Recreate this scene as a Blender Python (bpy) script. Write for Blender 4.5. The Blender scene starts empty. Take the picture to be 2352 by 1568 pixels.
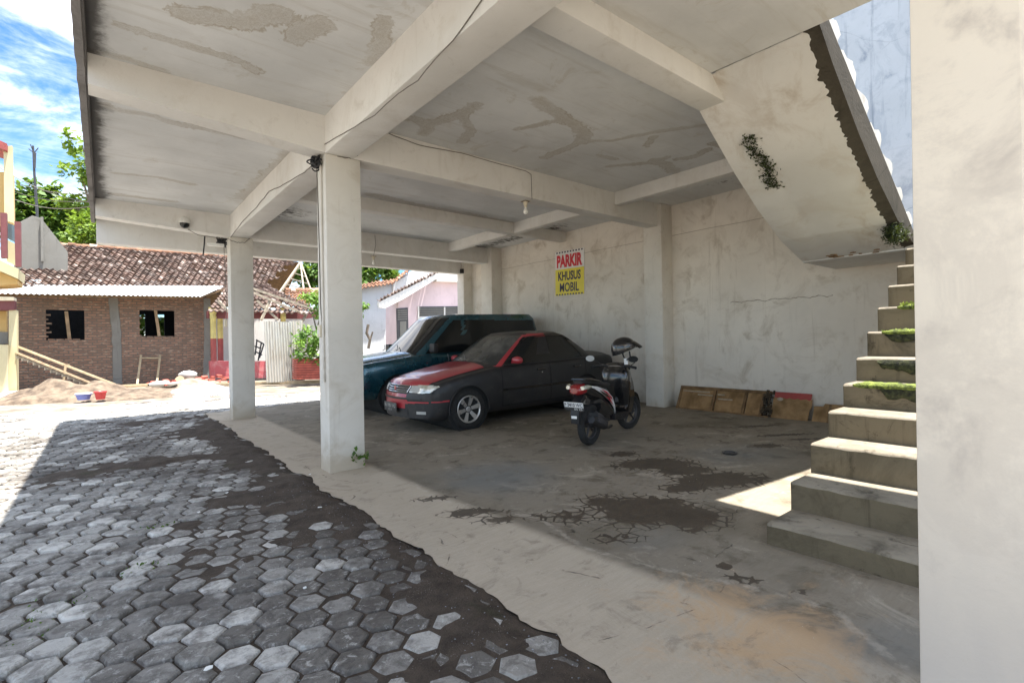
import bpy, bmesh, math, random
import numpy as np
from mathutils import Vector, Matrix, noise as mnoise
from mathutils.bvhtree import BVHTree
random.seed(7); rng = np.random.default_rng(7)
SC = bpy.context.scene; COL = SC.collection
R_ = math.radians

# ------------------------------------------------------------------ camera and pixel helpers
F_PX = 1481.8766 / 3000 * 2352; YAW, PITCH, ROLL, CH = 0.891, -0.0001, -0.0159, 1.35
_fw = np.array([math.cos(PITCH) * math.cos(YAW), math.cos(PITCH) * math.sin(YAW), math.sin(PITCH)])
_rt = np.array([math.sin(YAW), -math.cos(YAW), 0.0]); _up = np.cross(_rt, _fw)
_c, _s = math.cos(ROLL), math.sin(ROLL)
CX, CY, CZ = _c * _rt + _s * _up, -_s * _rt + _c * _up, _fw
CAM = np.array([0, 0, CH])
def ray(a, b): return CX * (a - 1176) / F_PX - CY * (b - 784) / F_PX + CZ
def PX(a, b, x): d = ray(a, b); return CAM + d * (x / d[0])
def PY(a, b, y): d = ray(a, b); return CAM + d * (y / d[1])
def PZ(a, b, z): d = ray(a, b); return CAM + d * ((z - CH) / d[2])
def gz(x): return 0.0 if x < 2.2 else min(.15, .15 * (x - 2.2) / 5.8)
def G(a, b):
    z = 0
    for _ in range(8):
        q = PZ(a, b, z); z = gz(q[0])
    return q

# ------------------------------------------------------------------ object helpers
MATS = {}
def thing(name, label, cat, loc=(0, 0, 0), rz=0, group=None, rot=None):
    o = bpy.data.objects.new(name, None); COL.objects.link(o)
    o.empty_display_size = .2
    o.location = loc; o.rotation_euler = rot if rot else (0, 0, rz)
    o['label'] = label; o['category'] = cat
    if group: o['group'] = group
    return o
def tag(o, label=None, cat=None, group=None, kind=None):
    if label: o['label'] = label
    if cat: o['category'] = cat
    if group: o['group'] = group
    if kind: o['kind'] = kind
    return o
def local_matrix(o):
    m = Matrix.Translation(o.location) @ o.rotation_euler.to_matrix().to_4x4()
    return m
class MB:
    def __init__(s): s.v = []; s.f = []; s.m = []
    def add(s, vs, fs, mi=0, M=None):
        n = len(s.v)
        for p in vs:
            p = Vector(p)
            s.v.append(M @ p if M is not None else p)
        for f in fs:
            s.f.append([i + n for i in f]); s.m.append(mi)
        return s
    def box(s, x0, x1, y0, y1, z0, z1, mi=0, M=None, bev=0):
        if bev:
            bm = bmesh.new(); bmesh.ops.create_cube(bm, size=1)
            for v in bm.verts: v.co = Vector(((x0 + x1) / 2 + v.co.x * (x1 - x0), (y0 + y1) / 2 + v.co.y * (y1 - y0), (z0 + z1) / 2 + v.co.z * (z1 - z0)))
            bmesh.ops.bevel(bm, geom=bm.edges[:], offset=bev, segments=2, affect='EDGES', profile=.6)
            bm.verts.index_update()
            s.add([v.co.copy() for v in bm.verts], [[v.index for v in f.verts] for f in bm.faces], mi, M); bm.free(); return s
        vs = [(x, y, z) for z in (z0, z1) for y in (y0, y1) for x in (x0, x1)]
        return s.add(vs, [(0, 2, 3, 1), (4, 5, 7, 6), (0, 1, 5, 4), (2, 6, 7, 3), (0, 4, 6, 2), (1, 3, 7, 5)], mi, M)
    def bar(s, a, b, w, h, mi=0, up=(0, 0, 1), bev=0):
        a, b = Vector(a), Vector(b); d = (b - a); L = d.length; d.normalize()
        u = Vector(up)
        if abs(d.dot(u)) > .95: u = Vector((1, 0, 0))
        sd = d.cross(u).normalized(); u = sd.cross(d)
        M = Matrix((( d.x, sd.x, u.x, a.x), (d.y, sd.y, u.y, a.y), (d.z, sd.z, u.z, a.z), (0, 0, 0, 1)))
        return s.box(0, L, -w / 2, w / 2, -h / 2, h / 2, mi, M, bev)
    def tube(s, path, r, n=8, mi=0, M=None):
        P = [Vector(p) for p in path]; rs = r if isinstance(r, (list, tuple)) else [r] * len(P)
        vs = []; prev = None
        for i, p in enumerate(P):
            t = (P[min(i + 1, len(P) - 1)] - P[max(i - 1, 0)])
            t = t.normalized() if t.length > 1e-9 else Vector((0, 0, 1))
            if prev is None:
                a = t.orthogonal().normalized()
            else:
                a = (prev - t * prev.dot(t)); a = a.normalized() if a.length > 1e-6 else t.orthogonal().normalized()
            prev = a; b = t.cross(a)
            for k in range(n):
                th = 2 * math.pi * k / n
                vs.append(p + (a * math.cos(th) + b * math.sin(th)) * rs[i])
        fs = []
        for i in range(len(P) - 1):
            for k in range(n):
                fs.append((i * n + k, i * n + (k + 1) % n, (i + 1) * n + (k + 1) % n, (i + 1) * n + k))
        fs.append(list(range(n))[::-1]); fs.append([(len(P) - 1) * n + k for k in range(n)])
        return s.add(vs, fs, mi, M)
    def lathe(s, prof, n=24, mi=0, M=None, cap=True):
        vs = []; fs = []
        for (r, z) in prof:
            for k in range(n):
                th = 2 * math.pi * k / n; vs.append((r * math.cos(th), r * math.sin(th), z))
        for i in range(len(prof) - 1):
            for k in range(n):
                fs.append((i * n + k, i * n + (k + 1) % n, (i + 1) * n + (k + 1) % n, (i + 1) * n + k))
        if cap and prof[0][0] > 1e-5: fs.append(list(range(n))[::-1])
        if cap and prof[-1][0] > 1e-5: fs.append([(len(prof) - 1) * n + k for k in range(n)])
        return s.add(vs, fs, mi, M)
    def prism(s, poly, d, mi=0, M=None):
        """poly: list of 3-D points (planar), extruded by vector d"""
        n = len(poly); d = Vector(d); vs = [Vector(p) for p in poly] + [Vector(p) + d for p in poly]
        fs = [list(range(n)), [n + i for i in range(n)][::-1]]
        for i in range(n): fs.append((i, n + i, n + (i + 1) % n, (i + 1) % n))
        return s.add(vs, fs, mi, M)
    def grid(s, P, mi=0, M=None, cu=False, cv=False, keep=None):
        nu, nv = len(P), len(P[0]); vs = [P[i][j] for i in range(nu) for j in range(nv)]; fs = []
        for i in range(nu if cu else nu - 1):
            for j in range(nv if cv else nv - 1):
                q = (i * nv + j, ((i + 1) % nu) * nv + j, ((i + 1) % nu) * nv + (j + 1) % nv, i * nv + (j + 1) % nv)
                if keep is None or keep(i, j): fs.append(q)
        return s.add(vs, fs, mi, M)
    def build(s, name, mats, parent=None, smooth=None, local=False, fixn=True):
        me = bpy.data.meshes.new(name)
        me.from_pydata([tuple(p) for p in s.v], [], s.f)
        if not isinstance(mats, (list, tuple)): mats = [mats]
        for m in mats: me.materials.append(MATS[m] if isinstance(m, str) else m)
        me.polygons.foreach_set('material_index', s.m)
        if fixn:
            bm = bmesh.new(); bm.from_mesh(me)
            bmesh.ops.recalc_face_normals(bm, faces=bm.faces[:]); bm.to_mesh(me); bm.free()
        if smooth is not None:
            me.shade_smooth(); me.set_sharp_from_angle(angle=R_(smooth))
        me.update()
        o = bpy.data.objects.new(name, me); COL.objects.link(o)
        if parent is not None:
            o.parent = parent
            if not local:
                o.matrix_parent_inverse = world_of(parent).inverted()
        return o
def world_of(o):
    M = local_matrix(o)
    if o.parent is not None: M = world_of(o.parent) @ o.matrix_parent_inverse @ M
    return M
def copy_tree(o, parent=None):
    c = o.copy(); COL.objects.link(c)
    if parent is not None: c.parent = parent
    for ch in [k for k in bpy.data.objects if k.parent == o and k != c]: copy_tree(ch, c)
    return c
def fattr(o, name, vals, domain='POINT'):
    a = o.data.attributes.new(name, 'FLOAT', domain); a.data.foreach_set('value', np.asarray(vals, dtype=np.float32))
def text_mb(mb, body, M, width=None, height=None, mi=0, thick=.002, bold=.0, space=1.0):
    cu = bpy.data.curves.new('lettering', 'FONT'); cu.body = body; cu.align_x = 'CENTER'; cu.align_y = 'CENTER'
    cu.extrude = 0; cu.offset = bold; cu.space_character = space; cu.resolution_u = 3
    ob = bpy.data.objects.new('lettering', cu); COL.objects.link(ob)
    dg = bpy.context.evaluated_depsgraph_get(); me = bpy.data.meshes.new_from_object(ob.evaluated_get(dg))
    vs = [v.co.copy() for v in me.vertices]; fs = [list(p.vertices) for p in me.polygons]
    x0 = min(v.x for v in vs); x1 = max(v.x for v in vs); y0 = min(v.y for v in vs); y1 = max(v.y for v in vs)
    sx = width / (x1 - x0) if width else None; sy = height / (y1 - y0) if height else sx
    if sx is None: sx = sy
    vs = [Vector(((v.x - (x0 + x1) / 2) * sx, (v.y - (y0 + y1) / 2) * sy, thick)) for v in vs]
    mb.add(vs, fs, mi, M)
    bpy.data.objects.remove(ob); bpy.data.curves.remove(cu); bpy.data.meshes.remove(me)
def frame(o, ex, ey, ez):
    ex, ey, ez, o = Vector(ex), Vector(ey), Vector(ez), Vector(o)
    return Matrix(((ex.x, ey.x, ez.x, o.x), (ex.y, ey.y, ez.y, o.y), (ex.z, ey.z, ez.z, o.z), (0, 0, 0, 1)))

# ------------------------------------------------------------------ materials
def node(nt, t, ins=None, **kw):
    n = nt.nodes.new('ShaderNode' + t)
    for k, v in kw.items(): setattr(n, k, v)
    for k, v in (ins or {}).items():
        sk = n.inputs[k]
        if isinstance(v, bpy.types.NodeSocket): nt.links.new(v, sk)
        else: sk.default_value = v
    return n
def c4(c): return (c[0], c[1], c[2], 1.0)
def mixc(nt, f, a, b, blend='MIX'):
    n = nt.nodes.new('ShaderNodeMix'); n.data_type = 'RGBA'; n.blend_type = blend
    for i, v in ((0, f), (6, a), (7, b)):
        if isinstance(v, bpy.types.NodeSocket): nt.links.new(v, n.inputs[i])
        else: n.inputs[i].default_value = v if i == 0 else c4(v)
    return n.outputs[2]
def mrange(nt, v, a, b, c=0., d=1., smooth=True):
    n = node(nt, 'MapRange', {0: v, 1: a, 2: b, 3: c, 4: d}); n.interpolation_type = 'SMOOTHSTEP' if smooth else 'LINEAR'
    return n.outputs[0]
def mth(nt, op, a, b=0., c=0.):
    n = node(nt, 'Math', {0: a, 1: b, 2: c}, operation=op); return n.outputs[0]
def pos(nt, scale=None, obj=False):
    s = node(nt, 'TexCoord').outputs['Object'] if obj else node(nt, 'NewGeometry').outputs['Position']
    if scale is not None:
        s = node(nt, 'Mapping', {'Vector': s, 'Scale': scale}).outputs[0]
    return s
def nz(nt, vec, scale, detail=4, rough=.55, dist=0):
    return node(nt, 'TexNoise', {'Vector': vec, 'Scale': scale, 'Detail': detail, 'Roughness': rough, 'Distortion': dist}).outputs['Fac']
def attr(nt, name): return node(nt, 'Attribute', attribute_name=name).outputs['Fac']
def newmat(name):
    m = bpy.data.materials.new(name); m.use_nodes = True; MATS[name] = m
    return m, m.node_tree, m.node_tree.nodes['Principled BSDF']
def setin(nt, b, **kw):
    for k, v in kw.items():
        sk = b.inputs[k.replace('_', ' ')]
        if isinstance(v, bpy.types.NodeSocket): nt.links.new(v, sk)
        else: sk.default_value = c4(v) if (isinstance(v, (tuple, list)) and len(v) == 3) else v
def bump(nt, b, h, strength=.3, dist=.01):
    n = node(nt, 'Bump', {'Height': h, 'Strength': strength, 'Distance': dist}); nt.links.new(n.outputs[0], b.inputs['Normal'])
def simple(name, col, rough=.6, metal=0., var=.12, scale=4., bmp=0., bscale=60., obj=False, col2=None, coat=0., spec=.5):
    m, nt, b = newmat(name); p = pos(nt, obj=obj)
    f = mrange(nt, nz(nt, p, scale, 5, .6), .3, .7)
    lo = tuple(c * (1 - var) for c in col); hi = col2 if col2 else tuple(min(1, c * (1 + var)) for c in col)
    setin(nt, b, Base_Color=mixc(nt, f, lo, hi), Metallic=metal, Coat_Weight=coat, Specular_IOR_Level=spec)
    setin(nt, b, Roughness=mrange(nt, nz(nt, p, scale * 3, 3), .2, .8, max(0, rough - .08), min(1, rough + .08)))
    if bmp: bump(nt, b, nz(nt, p, bscale, 4), bmp, .01)
    return m
def plaster(name, col, dirt, dirt_amt=.5, streak=.4, seed=0., bumps=.25, cracks=True, low=None, blotk=.14):
    m, nt, b = newmat(name); p = node(nt, 'Mapping', {'Vector': pos(nt), 'Location': (seed, seed * 1.3, seed * .7)}).outputs[0]
    big = nz(nt, p, .55, 5, .6); mid = nz(nt, p, 2.6, 6, .65, .6); fine = nz(nt, p, 38, 3)
    st = nz(nt, node(nt, 'Mapping', {'Vector': p, 'Scale': (7, 7, .5)}).outputs[0], 1.6, 5, .62)
    c = mixc(nt, mrange(nt, big, .3, .72), tuple(x * .86 for x in col), tuple(min(1, x * 1.06) for x in col))
    c = mixc(nt, mth(nt, 'MULTIPLY', mrange(nt, mid, .52, .78), dirt_amt), c, dirt)
    c = mixc(nt, mth(nt, 'MULTIPLY', mrange(nt, st, .56, .8), streak), c, tuple(x * .8 for x in dirt))
    blot = nz(nt, p, 4.5, 8, .74, 1.0)
    c = mixc(nt, mth(nt, 'MULTIPLY', mrange(nt, blot, .57, .68), blotk), c, tuple(x * .72 for x in dirt))
    if cracks:
        w = node(nt, 'TexNoise', {'Vector': p, 'Scale': 1.4, 'Detail': 4.}).outputs['Color']
        wp = mixc(nt, .18, p, w, 'ADD')
        v = node(nt, 'TexVoronoi', {'Vector': wp, 'Scale': .55}, feature='DISTANCE_TO_EDGE').outputs[0]
        k = mth(nt, 'MULTIPLY', mrange(nt, v, .0, .004, 1., 0.), mrange(nt, big, .45, .6))
        c = mixc(nt, mth(nt, 'MULTIPLY', k, .55), c, tuple(x * .45 for x in dirt))
    if low:   # damp zone at the foot
        z = node(nt, 'SeparateXYZ', {0: pos(nt)}).outputs[2]
        zz = mth(nt, 'ADD', z, mth(nt, 'MULTIPLY', mth(nt, 'SUBTRACT', mid, .5), .8))
        c = mixc(nt, mrange(nt, zz, .05, low[0], .75, 0.), c, low[1])
    c = mixc(nt, mth(nt, 'MULTIPLY', mrange(nt, nz(nt, p, 1.1, 8, .75, 1.5), .5, .62), .35 * dirt_amt), c, tuple(x * .8 + y * .2 for x, y in zip(dirt, col)))
    setin(nt, b, Base_Color=c, Roughness=.85, Specular_IOR_Level=.3)
    bump(nt, b, mth(nt, 'ADD', mth(nt, 'MULTIPLY', fine, .4), mid), bumps, .012)
    return m
# ------------------------------------------------------------------ material library
WHITE = (.70, .665, .60)
plaster('wall_paint', (.76, .705, .625), (.43, .36, .275), .9, .4, 3.1, cracks=False, blotk=.16, low=(.55, (.30, .25, .19)))
plaster('column_paint', (.70, .665, .60), (.46, .40, .31), .6, .3, 8.7, cracks=False, blotk=.25, low=(.35, (.42, .34, .24)))
plaster('beam_paint', (.72, .705, .67), (.50, .455, .39), .6, .22, 5.2, cracks=False, blotk=.22)
plaster('pillar_paint', (.78, .69, .56), (.50, .435, .37), .9, .05, 11.3, cracks=False, low=(1.35, (.50, .455, .42)))
plaster('stair_soffit_paint', (.66, .65, .615), (.47, .41, .34), .95, .1, 15.0, cracks=False)
plaster('stairwell_wall_paint', (.44, .48, .53), (.15, .19, .25), .95, .9, 21.0, bumps=.4, cracks=True)
plaster('grey_render', (.24, .235, .215), (.16, .15, .13), .7, .6, 31.0)
plaster('yellow_paint', (.62, .43, .18), (.55, .36, .13), .35, .3, 41.0, cracks=False, low=(.6, (.45, .45, .28)))
plaster('pale_yellow_paint', (.62, .55, .34), (.5, .4, .2), .4, .3, 42.0, cracks=False)
plaster('pale_blue_paint', (.68, .71, .73), (.42, .44, .44), .5, .6, 51.0, cracks=False, low=(1.0, (.42, .48, .50)))
plaster('pink_paint', (.74, .60, .63), (.55, .42, .42), .35, .3, 61.0, cracks=False)
plaster('white_paint', (.78, .77, .74), (.5, .46, .4), .4, .4, 71.0, cracks=False)
plaster('red_white_paint', (.48, .12, .13), (.60, .5, .45), .9, .3, 81.0, cracks=False)
simple('maroon_paint', (.17, .05, .05), .6); simple('red_paint', (.33, .07, .06), .6, var=.2)
simple('cream_paint', (.80, .72, .52), .6); simple('yellow_gloss', (.58, .50, .18), .5, var=.2)

# ceiling: paint with water stains from the mesh attribute
m, nt, b = newmat('ceiling_paint'); p = pos(nt)
st = attr(nt, 'stain'); al = attr(nt, 'algae')
n1 = nz(nt, p, 4.2, 9, .72, 1.6); n2 = nz(nt, p, 1.1, 5, .6); rip = nz(nt, p, 16, 6, .7, 3.0)
msk = mth(nt, 'ADD', st, mth(nt, 'MULTIPLY', mth(nt, 'SUBTRACT', n1, .5), 1.5))
body = mrange(nt, msk, .38, .75); rim = mth(nt, 'MULTIPLY', mrange(nt, msk, .36, .47), mrange(nt, msk, .47, .60, 1, 0))
c = mixc(nt, mrange(nt, n2, .3, .7), (.58, .585, .58), (.70, .705, .70))
c = mixc(nt, mrange(nt, nz(nt, node(nt, 'Mapping', {'Vector': p, 'Scale': (.5, 5, 1)}).outputs[0], 1.6, 7, .68, .4), .5, .72, 0, .45), c, (.47, .445, .40))
c = mixc(nt, mrange(nt, nz(nt, p, 2.6, 8, .75, 1.0), .56, .66, 0, .35), c, (.45, .41, .34))
c = mixc(nt, mth(nt, 'MULTIPLY', body, mrange(nt, n2, .3, .7, .25, .65)), c, (.45, .41, .345))
c = mixc(nt, mth(nt, 'MULTIPLY', body, mth(nt, 'MULTIPLY', mrange(nt, mth(nt, 'ABSOLUTE', mth(nt, 'SUBTRACT', rip, .5)), .0, .05, 1, 0), .5)), c, (.33, .29, .23))
c = mixc(nt, mth(nt, 'MULTIPLY', rim, mrange(nt, nz(nt, p, 1.7, 3), .35, .65, .15, .8)), c, (.36, .31, .235))
am = mth(nt, 'ADD', al, mth(nt, 'MULTIPLY', mth(nt, 'SUBTRACT', nz(nt, p, 5, 8, .72, .4), .5), 1.1))
c = mixc(nt, mrange(nt, am, .38, .8, 0, .88), c, (.07, .065, .06))
rot = attr(nt, 'rot'); sv = nz(nt, node(nt, 'Mapping', {'Vector': p, 'Scale': (3, 11, 1)}).outputs[0], 2.2, 6, .7)
c = mixc(nt, mrange(nt, mth(nt, 'ADD', rot, mth(nt, 'MULTIPLY', mth(nt, 'SUBTRACT', sv, .5), 1.6)), .62, .8, 0, .92), c, (.035, .03, .022))
setin(nt, b, Base_Color=c, Roughness=.9, Specular_IOR_Level=.2)
bump(nt, b, mth(nt, 'ADD', mth(nt, 'MULTIPLY', body, rip), mth(nt, 'MULTIPLY', nz(nt, p, 30, 3), .25)), .35, .012)

# concrete floor
m, nt, b = newmat('concrete_floor'); p = pos(nt)
ps = node(nt, 'Mapping', {'Vector': p, 'Rotation': (0, 0, R_(28)), 'Scale': (2.5, 16, 1)}).outputs[0]
sw = nz(nt, ps, 2.4, 7, .68, .5); big = nz(nt, p, .7, 5, .6); mid = nz(nt, p, 3.2, 7, .7, .4); fine = nz(nt, p, 70, 3, .6)
c = mixc(nt, mrange(nt, sw, .3, .7), (.245, .213, .162), (.275, .24, .188))
c = mixc(nt, mrange(nt, big, .42, .68, 0, .85), c, (.17, .146, .105))
c = mixc(nt, mrange(nt, mid, .5, .68, 0, .75), c, (.115, .095, .066))
c = mixc(nt, mrange(nt, nz(nt, p, 1.9, 9, .78, 1.0), .53, .66, 0, .55), c, (.46, .41, .33))
c = mixc(nt, mrange(nt, attr(nt, 'pale'), .1, .9, 0, .75), c, mixc(nt, mrange(nt, sw, .3, .7), (.50, .425, .325), (.545, .47, .365)))
c = mixc(nt, mth(nt, 'MULTIPLY', mrange(nt, mth(nt, 'ADD', attr(nt, 'rust'), mth(nt, 'MULTIPLY', mth(nt, 'SUBTRACT', nz(nt, p, 2.8, 9, .75, 1.), .5), 2.0)), .28, .85), .75), c, (.54, .36, .20))
c = mixc(nt, mrange(nt, mth(nt, 'ADD', attr(nt, 'bluish'), mth(nt, 'MULTIPLY', mth(nt, 'SUBTRACT', big, .5), .8)), .3, .9, 0, .6), c, (.185, .20, .20))
c = mixc(nt, mrange(nt, nz(nt, p, 2.3, 9, .76, 1.2), .52, .68, 0, .5), c, (.20, .165, .12))
c = mixc(nt, mrange(nt, nz(nt, p, 6.5, 8, .75, .6), .55, .68, 0, .4), c, (.14, .115, .085))
ridge = mth(nt, 'ADD', attr(nt, 'ridge'), mth(nt, 'MULTIPLY', mth(nt, 'SUBTRACT', nz(nt, p, 12, 6, .7), .5), 1.3))
c = mixc(nt, mrange(nt, ridge, .55, .85, 0, .4), c, (.52, .47, .39))
wv = mixc(nt, .12, p, node(nt, 'TexNoise', {'Vector': p, 'Scale': 3., 'Detail': 4.}).outputs['Color'], 'ADD')
vor = node(nt, 'TexVoronoi', {'Vector': wv, 'Scale': 10.}, feature='DISTANCE_TO_EDGE').outputs[0]
wet0 = mth(nt, 'ADD', attr(nt, 'wet'), mth(nt, 'MULTIPLY', mth(nt, 'SUBTRACT', nz(nt, p, 4.5, 9, .76), .5), 1.05))
wet = mth(nt, 'ADD', wet0, mrange(nt, vor, .0, .14, .24, -.07))
wetm = mrange(nt, wet, .52, .66)
crk = node(nt, 'TexVoronoi', {'Vector': wv, 'Scale': 1.1}, feature='DISTANCE_TO_EDGE').outputs[0]
ck = mth(nt, 'MULTIPLY', mrange(nt, crk, .0, .006, 1, 0), mrange(nt, mid, .5, .62))
c = mixc(nt, mth(nt, 'MULTIPLY', ck, .8), c, (.05, .042, .034))
c = mixc(nt, mth(nt, 'MULTIPLY', wetm, .9), c, mixc(nt, mrange(nt, mid, .3, .7), (.052, .039, .027), (.085, .066, .047)))
sp = node(nt, 'TexVoronoi', {'Vector': p, 'Scale': 26., 'Randomness': 1.}).outputs['Distance']
c = mixc(nt, mth(nt, 'MULTIPLY', mrange(nt, sp, .05, .09, 1, 0), mrange(nt, nz(nt, p, 1.7, 2), .55, .62)), c, (.6, .57, .5))
setin(nt, b, Base_Color=c, Specular_IOR_Level=.22)
setin(nt, b, Roughness=mixc(nt, wetm, (.8, .8, .8), (.6, .6, .6)))
bump(nt, b, mth(nt, 'ADD', mth(nt, 'MULTIPLY', fine, .35), mth(nt, 'SUBTRACT', mth(nt, 'MULTIPLY', sw, .35), mth(nt, 'MULTIPLY', ck, 1.))), .4, .01)

# stair concrete
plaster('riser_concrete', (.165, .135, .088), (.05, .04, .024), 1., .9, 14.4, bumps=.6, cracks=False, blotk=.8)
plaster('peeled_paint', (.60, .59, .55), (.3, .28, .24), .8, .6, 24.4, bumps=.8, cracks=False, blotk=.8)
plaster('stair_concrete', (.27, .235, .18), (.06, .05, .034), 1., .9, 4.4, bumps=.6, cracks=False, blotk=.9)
plaster('stair_edge_concrete', (.055, .048, .036), (.02, .018, .012), .8, .5, 6.4, bumps=.8)
simple('wood_grey', (.33, .28, .21), .8, var=.3, scale=9)
# pavers / soil
m, nt, b = newmat('paver_concrete'); p = pos(nt); t = attr(nt, 'tone')
c = mixc(nt, mrange(nt, t, 0, 1, smooth=False), (.15, .137, .12), (.60, .58, .53))
c = mixc(nt, mrange(nt, nz(nt, p, 10, 8, .76, .8), .44, .62, 0, .75), c, mixc(nt, t, (.085, .076, .066), (.24, .225, .20)))
c = mixc(nt, mrange(nt, nz(nt, p, 17, 8, .78, .6), .53, .64, 0, .6), c, (.55, .54, .50))
c = mixc(nt, mrange(nt, mth(nt, 'ADD', mth(nt, 'MULTIPLY', nz(nt, p, .9, 7, .7), .7), mth(nt, 'MULTIPLY', nz(nt, p, 11, 5, .7), .3)), .47, .6, 0, .8), c, (.082, .07, .06))
setin(nt, b, Base_Color=c, Roughness=.85, Specular_IOR_Level=.3)
bump(nt, b, mth(nt, 'ADD', nz(nt, p, 14, 6, .7), mth(nt, 'MULTIPLY', nz(nt, p, 120, 3), .5)), .7, .012)
m, nt, b = newmat('soil'); p = pos(nt)
c = mixc(nt, mrange(nt, nz(nt, p, 6, 7, .7), .3, .7), (.048, .036, .027), (.098, .076, .057))
c = mixc(nt, mrange(nt, nz(nt, p, 2.2, 5), .6, .75, 0, .5), c, (.05, .06, .025))
gr = node(nt, 'TexVoronoi', {'Vector': p, 'Scale': 75.}).outputs['Distance']
c = mixc(nt, mth(nt, 'MULTIPLY', mrange(nt, gr, .12, .2, 1, 0), mrange(nt, nz(nt, p, 5, 4), .5, .66)), c, (.26, .24, .21))
setin(nt, b, Base_Color=c, Roughness=.9, Specular_IOR_Level=.25); bump(nt, b, nz(nt, p, 60, 6, .7), .8, .015)
simple('sand', (.10, .07, .048), .95, var=.35, scale=4, bmp=1., bscale=14, col2=(.20, .15, .105))
simple('dry_ground', (.16, .13, .095), .95, var=.3, scale=2.2, bmp=.6, bscale=20, col2=(.30, .255, .20))
simple('gravel', (.13, .135, .15), .9, var=.5, scale=30, bmp=1., bscale=40, col2=(.34, .35, .37))
# bricks
m, nt, b = newmat('raw_brick'); p = pos(nt)
xz = node(nt, 'CombineXYZ', {0: mth(nt, 'ADD', node(nt, 'SeparateXYZ', {0: p}).outputs[0], node(nt, 'SeparateXYZ', {0: p}).outputs[1]), 1: node(nt, 'SeparateXYZ', {0: p}).outputs[2]}).outputs[0]
dv = mixc(nt, .02, xz, node(nt, 'TexNoise', {'Vector': p, 'Scale': 6.}).outputs['Color'], 'ADD')
br = node(nt, 'TexBrick', {'Vector': dv, 'Color1': c4((.36, .205, .14)), 'Color2': c4((.215, .135, .10)), 'Mortar': c4((.17, .14, .115)), 'Scale': 1., 'Mortar Size': .020, 'Brick Width': .27, 'Row Height': .098, 'Bias': -.1})
c = mixc(nt, mrange(nt, nz(nt, p, 1.2, 6, .65), .45, .68, 0, .6), br.outputs['Color'], (.19, .145, .11))
c = mixc(nt, mrange(nt, nz(nt, node(nt, 'Mapping', {'Vector': p, 'Scale': (2, 2, 10.2)}).outputs[0], 2.2, 3, .7), .56, .68, 0, .8), c, (.52, .40, .29))
setin(nt, b, Base_Color=c, Roughness=.95); bump(nt, b, mth(nt, 'SUBTRACT', nz(nt, p, 40, 4), br.outputs['Fac']), .9, .02)
# roof tiles
def tilemat(name, a, bb, cc):
    m, nt, b = newmat(name); t = attr(nt, 'tone'); p = pos(nt)
    c = mixc(nt, mrange(nt, t, 0, .75, smooth=False), a, bb); c = mixc(nt, mrange(nt, t, .82, .95), c, cc)
    c = mixc(nt, mrange(nt, nz(nt, p, 1.1, 6, .7), .45, .7, 0, .6), c, tuple(x * .55 for x in a))
    setin(nt, b, Base_Color=c, Roughness=.85)
tilemat('old_tile', (.11, .082, .07), (.19, .125, .10), (.42, .35, .31)); tilemat('orange_tile', (.17, .085, .05), (.28, .14, .08), (.48, .36, .28))
m, nt, b = newmat('corrugated_zinc'); p = pos(nt)
c = mixc(nt, mrange(nt, nz(nt, node(nt, 'Mapping', {'Vector': p, 'Scale': (3, 3, .5)}).outputs[0], 3, 5, .65), .4, .75), (.56, .55, .51), (.40, .35, .28))
setin(nt, b, Base_Color=c, Roughness=.55, Metallic=.15)
simple('red_slats', (.38, .085, .06), .7, var=.25); simple('bright_zinc', (.55, .56, .57), .4, metal=.2, var=.15, scale=2)
# small stuff
simple('timber', (.36, .26, .16), .8, var=.25, scale=7, bmp=.3); simple('bamboo', (.44, .34, .21), .7, var=.2, scale=6)
simple('plywood', (.27, .155, .06), .85, var=.35, scale=5, bmp=.3, bscale=25, col2=(.36, .22, .10)); simple('plywood_frame', (.17, .10, .045), .85, var=.35, scale=8)
simple('red_laminate', (.36, .055, .045), .5, var=.15); simple('rotten_wood', (.05, .035, .02), .95, var=.4, scale=12)
simple('black_plastic', (.016, .016, .018), .45, var=.2); simple('dark_rubber', (.018, .018, .018), .85, var=.2, scale=20, bmp=.2)
simple('cable_black', (.16, .14, .12), .7); simple('cable_white', (.50, .47, .40), .7)
simple('white_plastic', (.75, .74, .70), .4); simple('cream_plastic', (.62, .55, .42), .5)
simple('steel_dark', (.08, .08, .085), .5, metal=.6); simple('alloy', (.56, .55, .54), .32, metal=.75, var=.08); simple('chrome', (.75, .75, .75), .15, metal=1., var=.03)
simple('red_plastic', (.55, .05, .05), .45); simple('blue_plastic', (.17, .2, .5), .45); simple('paper', (.8, .8, .76), .8); simple('sack', (.5, .49, .46), .8, var=.15, bmp=.5)
simple('dark_void', (.012, .013, .014), .9); simple('dark_metal_bars', (.04, .045, .05), .6)
simple('sign_white', (.78, .77, .75), .4, var=.04); simple('sign_yellow', (.78, .66, .06), .4, var=.05); simple('sign_red', (.62, .03, .05), .4); simple('sign_navy', (.03, .025, .06), .4)
simple('crack_line', (.30, .25, .19), .9)
simple('bark', (.16, .13, .10), .95, var=.35, scale=8, bmp=.6, bscale=30)
def leafmat(name, a, bb, tr=.35):
    m, nt, b = newmat(name); t = attr(nt, 'tone')
    c = mixc(nt, t, a, bb); setin(nt, b, Base_Color=c, Roughness=.5, Specular_IOR_Level=.35)
    tl = node(nt, 'BsdfTranslucent', {'Color': mixc(nt, .5, c, (.25, .35, .02))}); mx = node(nt, 'MixShader', {0: tr})
    nt.links.new(b.outputs[0], mx.inputs[1]); nt.links.new(tl.outputs[0], mx.inputs[2])
    nt.links.new(mx.outputs[0], nt.nodes['Material Output'].inputs[0])
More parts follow.
